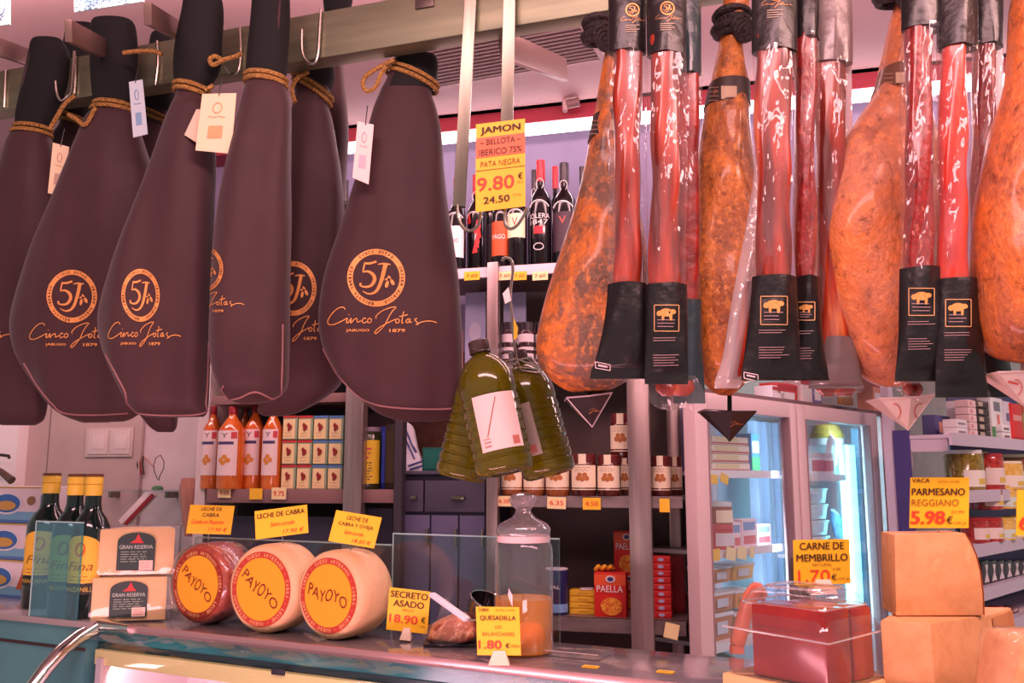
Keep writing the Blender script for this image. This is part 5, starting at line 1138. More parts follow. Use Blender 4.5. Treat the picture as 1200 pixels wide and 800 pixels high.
# clear bag with a pale sausage flaring in front of the banded ham
n = thing('packed_sausage', 'clear pack with whitish edge flaring over the banded ham', 'vacuum-packed meat', P(892, 140, 1.235))
rows = [(140, 886, 896, .006), (200, 884, 896, .009), (280, 872, 892, .01), (310, 866, 890, .011), (360, 856, 882, .011), (420, 846, 872, .012), (446, 838, 870, .008), (455, 838, 866, .002)]
loft(rows, 1.235, n=30, sub=5, e=1.4, wob=.2, seed=4).build('clear_film', film('milky film', (1, .97, .97, 1), .08, .12, .8, 40, .6, milk=.34), n)
loft([(330, 872, 884, .004), (380, 864, 880, .007), (430, 856, 874, .007), (444, 852, 866, .003)], 1.235, n=20, sub=4, wob=.2).build('cured_meat', M['loin'], n)
# loose clear pack ends below the sleeves
for i, (rows, Yk, lab) in enumerate((([(440, 770, 815, .004), (452, 762, 822, .008), (466, 760, 826, .008), (476, 768, 822, .004), (480, 776, 814, .001)], 1.262, 'crumpled clear pack end with meat scraps below the pig-emblem pack'),
                       ([(440, 955, 1006, .004), (450, 950, 1012, .008), (460, 958, 1008, .006), (466, 968, 998, .001)], 1.30, 'crumpled clear pack end above the fridge top'),
                       ([(440, 1060, 1140, .004), (452, 1052, 1150, .009), (464, 1066, 1156, .008), (474, 1090, 1150, .004), (478, 1104, 1136, .001)], 1.20, 'crumpled clear pack end below the marbled sausage'))):
    n = thing('pack_end', lab, 'vacuum-packed meat', P((rows[0][1]+rows[0][2])/2, rows[0][0], Yk), 'clear pack ends')
    loft(rows, Yk, n=32, sub=5, e=1.3, wob=.4, seed=i).build('clear_film', M['film'], n, ang=80)
    a, b_ = rows[1][1], rows[1][2]
    loft([(448, a+8, a+26, .002), (456, a+6, a+30, .004), (464, a+14, a+26, .001)], Yk, n=14, sub=3, wob=.3).build('meat_scrap', M['loin'], n)
    loft([(446, b_-34, b_-10, .002), (456, b_-38, b_-8, .004), (464, b_-30, b_-16, .001)], Yk, n=14, sub=3, wob=.3).build('meat_scrap', M['loin'], n)

# ------------------------------------------------------------------ drip cones under the hams
def cone(label, tl, tr, ap, Y, m, rim, stem, textm, dp=.05, stemm=None):
    A, B, Q = P(*tl, Y), P(*tr, Y), P(*ap, Y+.015); cc = (A+B)/2
    n = thing('drip_cone', label, 'drip cone', cc, 'drip cones under the hams')
    D = Vector((0, dp, 0)); mb = MB(); mid = (A+B)/2
    f0 = mid+Vector((0, -.012, -.002))
    pts = [A, f0, B, B+D, A+D]; th = Vector((0, 0, 0))
    inn_ = [mid+D*.5+(p-(mid+D*.5))*.93 for p in pts]; Q2 = Q+Vector((0, 0, .006)); k = len(pts)
    vs = pts+[Q]+inn_+[Q2]; fs = []
    for i in range(k):
        j = (i+1) % k; fs += [(i, j, k), (k+1+j, k+1+i, 2*k+1), (i, k+1+i, k+1+j, j)]
    mb.add(vs, fs); mb.build('cone', m, n, smooth=False)
    MB().tube(pts, .0013, 6, True).build('rim', rim, n)
    MB().tube([A, Q], .001, 5).tube([B, Q], .001, 5).build('folded_edge', rim, n)
    if stem:
        st = [P(x, y, Y+dp*.5) for x, y in stem]; MB().tube([st[0], st[1], Vector((Q.x, Q.y+.004, Q.z+.012))], .0035, 8).build('spike', stemm or M['black'], n)
    # script on the front faces
    fr_ = MB(); fr_.add([A, f0, Q, B], [(0, 1, 2), (1, 3, 2)]); bv = fr_.bvh()
    cx = (tl[0]+tr[0])/2; cy = tl[1]*.6+ap[1]*.4
    if textm is not None and 'gold' in textm.name:
        k = 7; v, f = merge(SCRIPTV[5:]); decal(bv, v, f, lambda x, y: (cx+2+(x-.2)*k, cy+(y-1.3)*k), 'gold_script', textm, n, .0015, label='gold handwritten lettering')
    elif textm is not None:
        parts = [ribbon([(cx-15+7*math.cos(a*.25), cy+9*math.sin(a*.25)) for a in range(-7, 9)], 1.1), ribbon([(cx+15-7*math.cos(a*.25), cy+9*math.sin(a*.25)) for a in range(-7, 9)], 1.1), ribbon([(cx+6, cy-5), (cx+22, cy-8)], 3), ribbon([(cx-24, cy-7), (cx-12, cy-4)], 2.4)]
        v, f = merge(parts); decal(bv, v, f, lambda x, y: (x, y), 'red_print', textm, n, .0015)
    return n
coneb = mat('black drip cone', c(40, 30, 34), .22, coat=.5); conew = mat('white drip cone', c(236, 214, 204), .4)
cone('black clear-edged drip cone under the mottled ham', (664, 466), (717, 460), (694, 500), 1.36, coneb, flat(190, 166, 172, .2), ((692, 452), (692, 470)), M['gold'])
cone('black drip cone with gold script hanging in front of the fridge', (826, 480), (886, 482), (855, 517), 1.32, coneb, coneb, ((855, 452), (855, 480)), M['gold'])
cone('white printed drip cone under the big pale ham', (1031, 467), (1095, 462), (1064, 504), 1.29, conew, conew, ((1060, 446), (1061, 470)), flat(206, 90, 80), stemm=flat(236, 224, 220))
cone('white printed drip cone at the picture edge under the cut-off ham', (1170, 436), (1240, 432), (1206, 480), 1.14, conew, conew, ((1199, 418), (1200, 440)), flat(206, 90, 80), stemm=flat(236, 224, 220))

# ------------------------------------------------------------------ oil bottles on a long hook
hk = hook([(588, 306), (592, 302), (599, 305), (601, 318), (598, 345), (601, 380), (604, 414), (606, 424), (600, 428)], 1.50, 'long steel hook with a small white slip holding the oil bottles', .0026, None)
q = [P(x, y, 1.497) for x, y in ((589, 344), (596, 336), (599, 352), (592, 356))]; MB().hexa([q[3], q[2], q[2]+Vector((0, .001, 0)), q[3]+Vector((0, .001, 0)), q[0], q[1], q[1]+Vector((0, .001, 0)), q[0]+Vector((0, .001, 0))]).build('slip', wht, hk, smooth=False)
q = [P(x, y, 1.497) for x, y in ((602, 372), (607, 384), (606, 396), (602, 398))]; MB().add(q, [(0, 1, 2, 3)]).build('yellow_slip', M['tagyellow'], hk, smooth=False)
oil = mat('green olive oil bottle', c(124, 116, 12), .06, 0, trans=.6, coat=.8, ior=1.3); oilcap = mat('dark cap', c(66, 50, 48), .35)
OP = [(0, .0), (.45, .004), (.88, .012), (.97, .03), (1, .05)]
for k in range(7):
    z = .06+k*.075; OP += [(1, z), (1, z+.045), (.955, z+.055), (.955, z+.065)]
OP += [(1, .60), (1, .66), (.96, .72), (.82, .79), (.6, .85), (.36, .885), (.25, .90), (.24, .925), (.3, .93), (.3, .94), (.2, .945)]
def oilbottle(label, top, bot, wpx_, Y, lab=True, lrot=0, labm=None, Yb=None):
    A, B = P(*top, Y), P(*bot, Yb or Y); ax = (A-B); ht = ax.length; wd = wpx_*pxm(Y)
    n = thing('oil_bottle', label, 'bottle', (0, 0, 0), 'oil bottles hanging on the long hook')
    rlathe(n, OP, wd, ht, 'bottle', oil, 32)
    rlathe(n, [(.34, .925), (.36, .93), (.36, .995), (.33, 1), (0, 1)], wd, ht, 'cap', oilcap, 20)
    rlathe(n, [(.31, .905), (.37, .907), (.37, .922), (.31, .924)], wd, ht, 'cap_ring', oilcap, 20)
    MB().tube([(wd*.12, 0, ht*.90), (wd*.42, 0, ht*.90), (wd*.52, 0, ht*.86), (wd*.5, 0, ht*.78), (wd*.44, 0, ht*.74)], .004, 8).build('handle', M['clear'], n)
    if lab:
        o = MB().arc(wd/2+.001, .16*ht, .56*ht, .75, a0=lrot).build('label', labm or flat(236, 206, 200), n)
        R_ = wd/2+.0018; pt = lambda a, z: (R_*math.sin(lrot+a), -R_*math.cos(lrot+a), z*ht)
        MB().tube([pt(.5*k/6-.45, .26+.045*k) for k in range(7)], .0008, 4).build('branch_print', flat(150, 80, 50), o)
        mb = MB()
        for k in range(6): mb.tube([pt(-.6+1.1*u/5, .22+.03*math.sin(k)+.0*u) for u in range(2)], .0004, 4)
        mb.build('text_print', flat(200, 130, 120), o)
        mb = MB(); mb.add([pt(.35, .18), pt(.6, .18), pt(.6, .24), pt(.35, .24)], [(0, 1, 2, 3)]); mb.build('code_print', flat(190, 110, 100), o, smooth=False)
    n.rotation_euler = ax.to_track_quat('Z', 'Y').to_euler() if False else Vector((0, 0, 1)).rotation_difference(ax.normalized()).to_euler()
    n.location = B; return n
oilbottle('oil bottle with a big pale label, foremost of the hanging three', (560, 400), (593, 556), 68, 1.44, True, .12, Yb=1.42)
oilbottle('oil bottle hanging behind, next to the foremost black bag', (574, 416), (538, 562), 58, 1.535, False, Yb=1.54)
oilbottle('oil bottle with a narrow grey label hanging nearest the drip cone', (606, 412), (645, 558), 62, 1.53, True, -.85, flat(176, 160, 150), Yb=1.51)
mb = MB()
for k, (pts) in enumerate((((604, 420), (590, 424), (572, 420), (562, 414)), ((604, 420), (618, 425), (630, 430), (636, 440)), ((600, 426), (612, 434), (630, 436)), ((604, 420), (610, 430), (640, 434), (648, 442)), ((606, 422), (622, 418), (630, 428)))):
    mb.tube([P(x, y, 1.475+.006*k) for x, y in pts], .0016, 6)
tag(mb.build('wire_carrier', M['wire'], origin=P(604, 422, 1.48)), 'tangle of steel wires tying the oil bottle necks to the long hook', 'wire')
# ------------------------------------------------------------------ deli counter
counter = mat('counter teal enamel', c(82, 140, 144), .25, 0, c(74, 130, 135), 4, coat=.5); edge_reflection = mat('counter edge teal reflection', c(40, 138, 142), .15, 0, c(30, 112, 118), 9, coat=.6)  # teal reflection on the counter edge is put into its base colour
slab = mat('worktop glass', c(120, 112, 116), .12, 0, coat=.6)
DC = thing('deli_counter', 'refrigerated deli counter with a glass front coloured by teal reflection and a polished chrome edge', 'counter', Vector((on(KC, 480, 770, .15).x, on(KC, 480, 770, .15).y, 0)))
MB().pbox(KC, 108, 1460, ZC-.012, ZC, .0, .21, y=760).build('worktop', slab, DC, bev=.002)
MB().pbox(KC, 108, 1460, ZC-.013, ZC+.0015, -.006, .0, y=760).build('front_edge', mat('rose metal edge', c(206, 160, 160), .25, .7), DC, bev=.001)
zh = ZC-.012
MB().pbox(KC, 112, 1460, ZC-.037, zh, .004, .02, y=760).build('header_panel', edge_reflection, DC, smooth=False)
MB().pbox(KC, 112, 1460, ZC-.048, ZC-.037, .0, .02, y=760).build('dark_seal', flat(20, 48, 54, .2), DC, smooth=False)
MB().pbox(KC, 110, 1460, ZC-.076, ZC-.048, -.012, .02, y=780).build('light_bar', mat('cream lamp housing', c(252, 228, 156), .4), DC, bev=.002)
MB().pbox(KC, 318, 333, ZC-.052, ZC-.042, -.016, -.012, y=775).build('clip', flat(60, 50, 60), DC, bev=.001)
MB().pbox(KC, 112, 1460, .05, zh-.05, .2, .21, y=780).build('rear_wall', mat('case liner', c(226, 200, 206), .4), DC, smooth=False)
MB().pbox(KC, 112, 1460, .05, ZC-.32, -.28, .2, y=780).build('base', mat('case floor', c(226, 196, 202), .4), DC, smooth=False)
cl0, cl1 = on(KC, 130, 780, .0), on(KC, 700, 780, .0); cm = (cl0+cl1)/2
lamp('case_strip', (cm.x, cm.y, ZC-.085), Vector((cm.x, cm.y, ZC-.14))+KC[1]*.2, (cl1-cl0).length, 2.2, (1, .66, .70), .02).rotation_euler = (math.radians(60), 0, rzK)
# curved front pane
mb = MB(); rg = []
for i in range(9):
    t_ = i/8; a = t_*PI/2*.8; rg.append((-.006-.22*math.sin(a), ZC-.008-.34*(1-math.cos(a))-.06*t_))
for k, px in enumerate((118, 1460)):
    for (b_, z) in rg:
        p = on(KC, px, 760, 0); p = Vector((p.x, p.y, 0))+KC[1]*b_; mb.v.append(Vector((p.x, p.y, z)))
for i in range(8): mb.f.append((i, i+1, 9+i+1, 9+i))
mb.build('front_glass', film('case glass', (.86, .95, .97, 1), .05, .04, 0, 0, .7), DC, ang=80)
e0 = on(KC, 112, 760, 0); e0 = Vector((e0.x, e0.y, 0)); tt_ = Vector((KC[1].y, -KC[1].x, 0))
pts = [Vector((e0.x, e0.y, ZC-.004))+tt_*.10+KC[1]*-.006, Vector((e0.x, e0.y, ZC-.004))+tt_*.02+KC[1]*-.006]+[Vector((e0.x, e0.y, z-.002))+KC[1]*b_ for b_, z in rg[1:]]
MB().tube(pts, [.008]+[.014]*(len(pts)-1), 14).build('chrome_rail', M['chrome'], DC)
MB().pbox(KC, 112, 118, .3, zh-.05, -.02, .2, y=780).build('end_wall', mat('case end', c(216, 190, 196), .4), DC, smooth=False)
for i, (x0, x1, m) in enumerate(((128, 190, flat(236, 206, 210)), (194, 300, flat(206, 170, 180)), (306, 420, flat(176, 150, 170)), (426, 560, flat(206, 190, 200)), (566, 700, flat(150, 176, 180)))):
    q = on(KC, (x0+x1)/2, 830, .08); wd = (on(KC, x1, 830, .08)-on(KC, x0, 830, .08)).length
    r = thing('display_tray', ['pale pink tray under the chrome bend', 'rosy tray next to the pale pink one', 'mauve tray in the middle of the case', 'light tray below the round cheeses', 'greenish tray below the glass jar'][i], 'tray', (0, 0, 0), 'trays inside the glass counter')
    MB().box(-wd/2, wd/2, -.02, .1, 0, .012).box(-wd/2, wd/2, -.026, -.02, 0, .05).box(-wd/2, wd/2, .1, .106, 0, .10).build('tray', m, r, bev=.001)
    MB().sphere((wd*.2, .03, .03), .03, (1.4, .9, .7)).build('meat_piece', mat('pink deli meat', c(206, 120, 120), .4), r)
    place(r, Vector((q.x, q.y, ZC-.30)), rzK)
    MB().box(-wd/2, wd/2, .08, .09, .012, .20).build('tray_back', m, r, smooth=False)
# second counter at the side
K2 = plane(40, 1.86, 26)
SC2 = thing('side_counter', 'plain teal counter end with a dark groove under the sherry bottles', 'counter', Vector((on(K2, 20, 760, .15).x, on(K2, 20, 760, .15).y, 0)))
z2 = on(K2, 40, 722).z
MB().pbox(K2, -130, 100, 0, z2-.012, .004, .32, y=760).build('body', counter, SC2, smooth=False)
MB().pbox(K2, -130, 104, z2-.012, z2, -.004, .34, y=725).build('top', mat('side worktop', c(150, 140, 140), .2, coat=.4), SC2, bev=.002)
MB().pbox(K2, -130, 100, z2-.055, z2-.050, .001, .004, y=745).build('groove', flat(60, 24, 30), SC2, smooth=False)

# glass screens standing on the counters
def screen(label, pl, x0, x1, zb, zt_, b, m, y=680):
    n = thing('glass_screen', label, 'glass screen', Vector((on(pl, (x0+x1)/2, y, b).x, on(pl, (x0+x1)/2, y, b).y, zb)), 'glass screens on the counter')
    MB().pbox(pl, x0, x1, zb, zt_, b, b+.005, y=y).build('pane', m, n, smooth=False)
    MB().pbox(pl, x0, x1, zt_, zt_+.0025, b, b+.005, y=y).pbox(pl, x0, x0+1.3, zb, zt_, b-.0006, b, y=y).build('polished_edge', flat(170, 206, 206, .15), n, smooth=False)
    return n
screen('low glass screen behind the roast meat and the glass jar', KC, 459, 655, ZC, on(KC, 530, 628, .19).z, .19, M['screen'])
screen('low glass screen behind the three round cheeses', KC, 226, 457, ZC, on(KC, 330, 634, .19).z, .19, M['screen'])
screen('teal reflection glass panel in front of the sherry bottles', K2, 38, 93, z2, on(K2, 66, 612, .0).z, .0, M['teal_reflection_glass'], 660)

# ------------------------------------------------------------------ sherry bottles and tins
sherry = mat('near-black green glass', c(14, 30, 28), .07, 0, coat=.7); SP = [(0, 0), (.94, 0), (1, .012), (1, .58), (.95, .63), (.74, .685), (.5, .73), (.42, .78), (.38, .93), (.38, .94), (.2, .945)]
ylab = mat('yellow bottle label', c(246, 190, 60), .5); ycap = mat('yellow capsule', c(240, 200, 70), .4)
for i, (x0, x1, yt, yb, b) in enumerate(((46, 77, 554, 713, .10), (75, 106, 555, 714, .045), (96, 127, 555, 717, .04))):
    q = on(K2, (x0+x1)/2, yt, b); wd = (on(K2, x1, 640, b)-on(K2, x0, 640, b)).length; ht = q.z-z2
    r = thing('sherry_bottle', ['yellow-capped dark sherry bottle beside the blue and white cartons', 'yellow-capped dark sherry bottle seen through the teal glass edge', 'yellow-capped dark sherry bottle next to the wrapped cheese wedges'][i], 'bottle', (0, 0, 0), 'yellow-capped sherry bottles')
    rlathe(r, SP, wd, ht, 'bottle', sherry, 30); cpo = rlathe(r, [(.42, .845), (.44, .85), (.44, .985), (.42, .99), (0, .992)], wd, ht, 'capsule', ycap, 20)
    rlathe(r, [(.445, .978), (.445, .998), (.4, 1), (0, 1)], wd, ht, 'capsule_top', flat(110, 70, 40, .3), 20)
    MB().tube([(wd*.225*math.cos(k*PI/10), wd*.225*math.sin(k*PI/10), ht*.925) for k in range(20)], .0007, 4, True).build('capsule_ring', flat(190, 140, 40), r)
    R_ = wd/2+.0008; mb = MB(); vs = []; N = 18
    for k in range(N+1):
        a = -1.05+2.1*k/N; vs += [(R_*math.sin(a), -R_*math.cos(a), ht*.245), (R_*math.sin(a), -R_*math.cos(a), ht*(.47+.10*math.sqrt(max(0, 1-(a/1.07)**2))))]
    mb.add(vs, [(2*k, 2*k+2, 2*k+3, 2*k+1) for k in range(N)]); mb.build('label', ylab, r)
    mb = MB().arc(R_, .17*ht, .238*ht, 1.05).build('name_band', flat(36, 34, 20), r); txt(r, 'MANZANILLA', flat(226, 190, 80), 0, .203*ht, wd*.95, ht*.03, wrap=R_+.0006)
    pts = [((R_+.0006)*math.sin(.28*math.cos(t)), -(R_+.0006)*math.cos(.28*math.cos(t)), ht*(.475+.05*math.sin(t))) for t in [k*PI/8 for k in range(16)]]; mb = MB(); mb.add(pts, [tuple(range(16))]); mb.build('label_picture', flat(216, 110, 50), r, smooth=False)
    txt(r, 'Fina', M['inkbrown'], 0, .36*ht, wd*.7, ht*.06, wrap=R_+.0006, shear=.3); lines(r, M['inkbrown'], 0, .265*ht, .29*ht, 2, wd*.6, th=.0012, wrap=R_+.0006, seed=i)
    place(r, Vector((q.x, q.y, z2)), .12-.08*i)
sea = flat(120, 176, 206); 
hts = ((655, 715), (612, 655), (569, 612))
zz = z2
for i, (yt, yb) in enumerate(hts):
    a = on(K2, -38, 660, .16); b_ = on(K2, 50 if i else 44, 660, .16); wd = (b_-a).length; m_ = (a+b_)/2; zt_ = on(K2, 10, yt, .16).z; ht = zt_-zz
    r = thing('sea_print_carton', ['lowest blue and white sea-print carton of the stack beside the sherry bottles', 'middle blue and white sea-print carton with a sailing boat', 'topmost blue and white sea-print carton with an oval badge'][i], 'box', (0, 0, 0), 'blue and white sea-print cartons')
    MB().box(-wd/2, wd/2, 0, .1, 0, ht*.98).build('carton', flat(232, 216, 222), r, bev=.002)
    front_plate(r, 'sea_band', sea, -wd/2, wd/2, .04*ht, .3*ht); front_plate(r, 'deep_blue_band', flat(80, 120, 180), -wd/2, wd/2, .0, .08*ht, -.0012)
    front_plate(r, 'lid_edge', flat(196, 170, 110), -wd/2, wd/2, .93*ht, .98*ht)
    ov = lambda cx, cz, rx, rz, y: MB().prism([(cx+rx*math.cos(k*PI/12), cz+rz*math.sin(k*PI/12)) for k in range(24)], y, y+.0006)
    ov(-.02*wd, .52*ht, .2*wd, .3*ht, -.002).build('oval_badge', flat(236, 232, 236), r); ov(-.02*wd, .52*ht, .18*wd, .25*ht, -.003).build('oval_badge_blue', flat(60, 110, 180), r); ov(-.02*wd, .46*ht, .13*wd, .13*ht, -.004).build('badge_gold', flat(206, 160, 80), r)
    if i < 2:
        MB().prism([(.24*wd, .25*ht), (.36*wd, .25*ht), (.33*wd, .9*ht), (.3*wd, .6*ht)], -.003, -.002).build('sail_print', flat(150, 180, 206) if i else flat(190, 90, 40), r)
    else:
        ov(.3*wd, .6*ht, .05*wd, .12*ht, -.003).build('gold_seal', flat(150, 110, 70), r); front_plate(r, 'flag_print', flat(90, 100, 180), .42*wd, .5*wd, .5*ht, .75*ht, -.002)
    place(r, Vector((m_.x, m_.y, zz)), -K2[2]); zz += ht

# ------------------------------------------------------------------ wrapped cheese wedges
rind = mat('pale wedge cheese', c(244, 204, 146), .5, 0, c(236, 192, 130), 12, sss=.1)
zz = ZC
for i, (x0, x1, yt, lab) in enumerate(((113, 193, 675, 'lower of two wrapped cheese wedges with dark green labels'), (121, 203, 618, 'upper of two wrapped cheese wedges with dark green labels'))):
    b = .028+.012*i; q = on(KC, (x0+x1)/2, yt, b); wd = (x1-x0)*pxm(q.y); ht = q.z-zz
    r = thing('wrapped_wedge', lab, 'cheese', (0, 0, 0), 'wrapped cheese wedges')
    MB().hexa([(-wd/2, 0, .002), (wd/2, 0, .002), (wd*.3, .10, .002), (-wd*.3, .10, .002), (-wd/2, 0, ht*.97), (wd/2, 0, ht*.97), (wd*.3, .10, ht*.97), (-wd*.3, .10, ht*.97)]).build('cheese', rind, r, bev=.002)
    MB().hexa([(-wd*.53, -.004, 0), (wd*.56, -.004, 0), (wd*.46, .105, 0), (-wd*.42, .105, 0), (-wd*.53, -.004, ht), (wd*.56, -.004, ht), (wd*.46, .105, ht), (-wd*.42, .105, ht)]).build('clear_wrap', M['clear'], r, bev=.003)
    lx = -.02*wd+.0; pl_ = [(lx-.23*wd, .12*ht), (lx+.27*wd, .06*ht+.04*ht), (lx+.27*wd, .72*ht)]+[(lx+.02*wd+.25*wd*math.cos(a), .72*ht+.18*ht*math.sin(a)) for a in [k*PI/10 for k in range(1, 10)]]+[(lx-.23*wd, .72*ht)]
    MB().prism(pl_, -.0056, -.0048).build('label', mat('dark green label', c(44, 62, 60), .45), r)
    txt(r, 'GRAN RESERVA', flat(190, 206, 190), lx+.02*wd, .60*ht, wd*.44, ht*.08, y=-.0062)
    MB().prism([(lx-.07*wd, .68*ht), (lx+.12*wd, .68*ht), (lx+.08*wd, .75*ht), (lx+.04*wd, .88*ht), (lx, .75*ht)], -.0064, -.0057).build('red_crest', flat(206, 60, 60), r)
    lines(r, flat(150, 170, 150), lx+.02*wd, .3*ht, .5*ht, 5, wd*.4, y=-.0062, th=.0014, seed=i)
    front_plate(r, 'price_sticker', flat(240, 206, 190), lx+.07*wd, lx+.25*wd, .12*ht, .32*ht, -.0066); lines(r, flat(200, 110, 100), lx+.16*wd, .17*ht, .27*ht, 3, wd*.13, y=-.0072, th=.001, seed=i+5)
    place(r, Vector((q.x, q.y, zz)), .22-.05*i); zz += ht

# ------------------------------------------------------------------ round cheeses
lblo = mat('orange cheese label', c(252, 170, 40), .45); lblr = mat('red label ring', c(190, 62, 48), .5); lblr2 = mat('dark red label ring', c(150, 50, 36), .5)
white_rind = mat('ivory cheese rind', c(230, 190, 144), .55, 0, c(220, 176, 130), 18, bump=.25, bscale=120, sss=.08)
red_rind = mat('paprika cheese rind', c(150, 44, 24), .3, 0, [c(176, 70, 36), c(120, 34, 22)], 40, .35, .7, bump=.4, bscale=70, coat=.6)
def wheel(label, cx, cy, r_px, Y, yaw, L_, m, rm, trot, seed=0, wrap=False):
    cpos = P(cx, cy, Y); r_ = cpos.z-ZC; 
    n = thing('round_cheese', label, 'cheese', (0, 0, 0), 'round cheeses standing on edge')
    prof = [(0, 0), (r_*.88, 0), (r_*.94, .003), (r_*.985, .010), (r_, .022), (r_, L_-.02), (r_*.97, L_-.006), (r_*.9, L_), (0, L_)]
    mb = MB(); mb.rings([[Vector((a*math.cos(2*PI*k/56), y, r_+a*math.sin(2*PI*k/56))) for k in range(56)] for a, y in [(max(a, .001), y) for a, y in prof]]); mb.build('wheel', m, n, ang=70)
    def disc(ra, y, nm, mm): MB().rings([[Vector((q_*math.cos(2*PI*k/48), yy, r_+q_*math.sin(2*PI*k/48))) for k in range(48)] for q_, yy in ((.001, y), (ra, y), (ra, y+.0006))]).build(nm, mm, n, smooth=False)
    disc(r_*.84, -.0010, 'label_ring', rm); disc(r_*.70, -.0020, 'label_disc', lblo)
    txt(n, 'PAYOYO', mat('cheese ink', c(116, 40, 22), .6) if seed == 0 else SC_INK, 0, r_, r_*1.16, r_*.26, y=-.0030, bold=-.004, rot=trot, name='brand_lettering', fx=lambda x, z: (x, z+.05*r_*math.sin(x/r_*9)))
    vs, fs = merge(ringtext('QUESO ARTESANO . CABRA . LECHE . QUESO ARTESANO . CABRA . ', r_*.77, r_*.08)); MB().add([(x, -.0018, r_-y) for x, y in vs], fs).build('ring_lettering', flat(240, 180, 120), n, smooth=False)
    if wrap:
        mb = MB(); mb.rings([[Vector((a*math.cos(2*PI*k/48)*(1+.012*math.sin(k*5)), y, r_+a*math.sin(2*PI*k/48)*(1+.006*math.sin(k*7))-.0)) for k in range(48)] for a, y in ((r_*.9, -.004), (r_*1.012, -.001), (r_*1.015, L_*.5), (r_*1.0, L_+.003), (r_*.8, L_+.006))], False); mb.build('clear_wrap', M['clear'], n, ang=80)
    q = Vector((cpos.x, cpos.y, ZC)); place(n, q, yaw); return n, r_
SC_INK = mat('cheese label ink', c(116, 40, 22), .6)
c1, r1 = wheel('dark red paprika-coated round cheese in clear wrap', 232, 684, 50, 1.775, -.47, .078, red_rind, lblr2, -.62, 1, True)
c2, r2 = wheel('ivory round cheese in the middle of the three', 306, 690, 53, 1.672, -.43, .086, white_rind, lblr, -.60, 2)
c3, r3 = wheel('ivory round cheese nearest the roast meat sign', 385, 697.5, 55, 1.605, -.53, .09, white_rind, lblr, -.16, 3)

# ------------------------------------------------------------------ price signs
def sign(label, corners, Y, rows, base=None, bands=(), yaw=0, spike=None, clip=None, name='price_sign', group='yellow price signs'):
    (x0, y0), (x1, y1), (x2, y2), (x3, y3) = corners   # tl tr br bl
    TL, TR, BR, BL = [P(x, y, Y) for x, y in corners]; wd = ((TR-TL).length+(BR-BL).length)/2; ht = ((TL-BL).length+(TR-BR).length)/2
    roll = -math.atan2(((TR-TL).z+(BR-BL).z)/2, wd); rs = math.atan2(((TL-BL).x+(TR-BR).x)/2, ht)
    shx = rs-roll
    n = thing(name, label, 'sign', (0, 0, 0), group); fx = lambda x, z: (x+z*math.tan(shx), z)
    q = [(-wd/2, 0), (wd/2, 0), (wd/2, ht), (-wd/2, ht)]; q = [fx(*a) for a in q]
    MB().prism(q, 0, .0012).build('card', M['yellow'], n, smooth=False)
    for z0, z1, m in bands: MB().prism([fx(*a) for a in ((-wd/2, z0*ht), (wd/2, z0*ht), (wd/2, z1*ht), (-wd/2, z1*ht))], -.0008, 0).build('coloured_band', m, n, smooth=False)
    for (s_, m, cx, cz, w_, h_, bo, sh) in rows:
        txt(n, s_, m, cx*wd, cz*ht, w_*wd, h_*ht, y=-.0014, bold=bo, shear=sh, fx=fx, name='price_digits' if any(ch.isdigit() for ch in s_) else 'lettering')
    if spike: MB().tube([(0, .002, .004), (0, .003, -spike)], .0012, 6).build('spike', M['clear'] if False else M['wire'], n)
    if clip: MB().hexa([(-clip*1.0, -.010, -.013), (clip*1.0, -.010, -.013), (clip*1.0, .02, -.013), (-clip*1.0, .02, -.013), (-clip*.55, -.004, .007), (clip*.55, -.004, .007), (clip*.55, .006, .007), (-clip*.55, .006, .007)]).build('clip_foot', flat(240, 214, 190, .35), n, bev=.001)
    n.location = (BL+BR)/2; n.rotation_euler = (0, roll, yaw); return n
IK, IR, IB = M['ink'], M['inkred'], M['inkbrown']
sign('small tilted yellow sign on the red paprika cheese', ((223, 592), (275, 592), (270, 627), (218, 624)), 1.79, [('LECHE DE', IK, 0, .87, .46, .12, .0, 0), ('CABRA', IK, 0, .66, .38, .13, .0, 0), ('Curado en Pimentón', IR, -.05, .42, .72, .15, -.005, .3), ('17.90 €', IR, .2, .16, .42, .13, -.01, .2)], spike=.012)
sign('wide yellow sign on the middle ivory cheese', ((298, 599), (360, 591), (361, 624), (300, 632)), 1.69, [('LECHE DE CABRA', IK, 0, .80, .90, .17, .012, 0), ('Semi-curado', IR, .02, .46, .46, .16, .0, .3), ('17.90 €', IR, .22, .16, .4, .14, -.01, .2)], spike=.014)
sign('yellow sign leaning sideways on the ivory cheese nearest the roast meat', ((394, 598), (448, 606), (438, 643), (385, 633)), 1.625, [('LECHE DE', IK, 0, .83, .46, .13, .0, 0), ('CABRA Y OVEJA', IK, 0, .60, .76, .14, .005, 0), ('Semi-curado', IR, 0, .37, .42, .13, -.005, .3), ('18.50 €', IR, .2, .14, .42, .12, -.01, .2)], spike=.012)
sign('tall yellow and red ham price sign hanging from the hanger post', ((558, 147), (615, 139), (616, 242), (557, 248)), rly(590)-.038, [('JAMON', IK, .0, .905, .80, .095, .025, 0), ('~ BELLOTA ~', IK, .0, .775, .82, .065, .005, 0), ('IBERICO 75%', IK, 0, .66, .86, .07, .005, 0), ('PATA NEGRA', IB, 0, .525, .80, .065, .0, 0), ('9.80', IR, -.1, .30, .74, .15, .012, 0), ('€', IK, .40, .35, .09, .07, .02, 0), ('100 gr', IB, .40, .28, .14, .025, 0, 0), ('24.50', IK, -.08, .115, .52, .075, .02, 0), ('1/2 kg', IR, .33, .14, .16, .03, 0, 0)],
     bands=((.605, .835, M['orange_red']), (.455, .462, IB)))
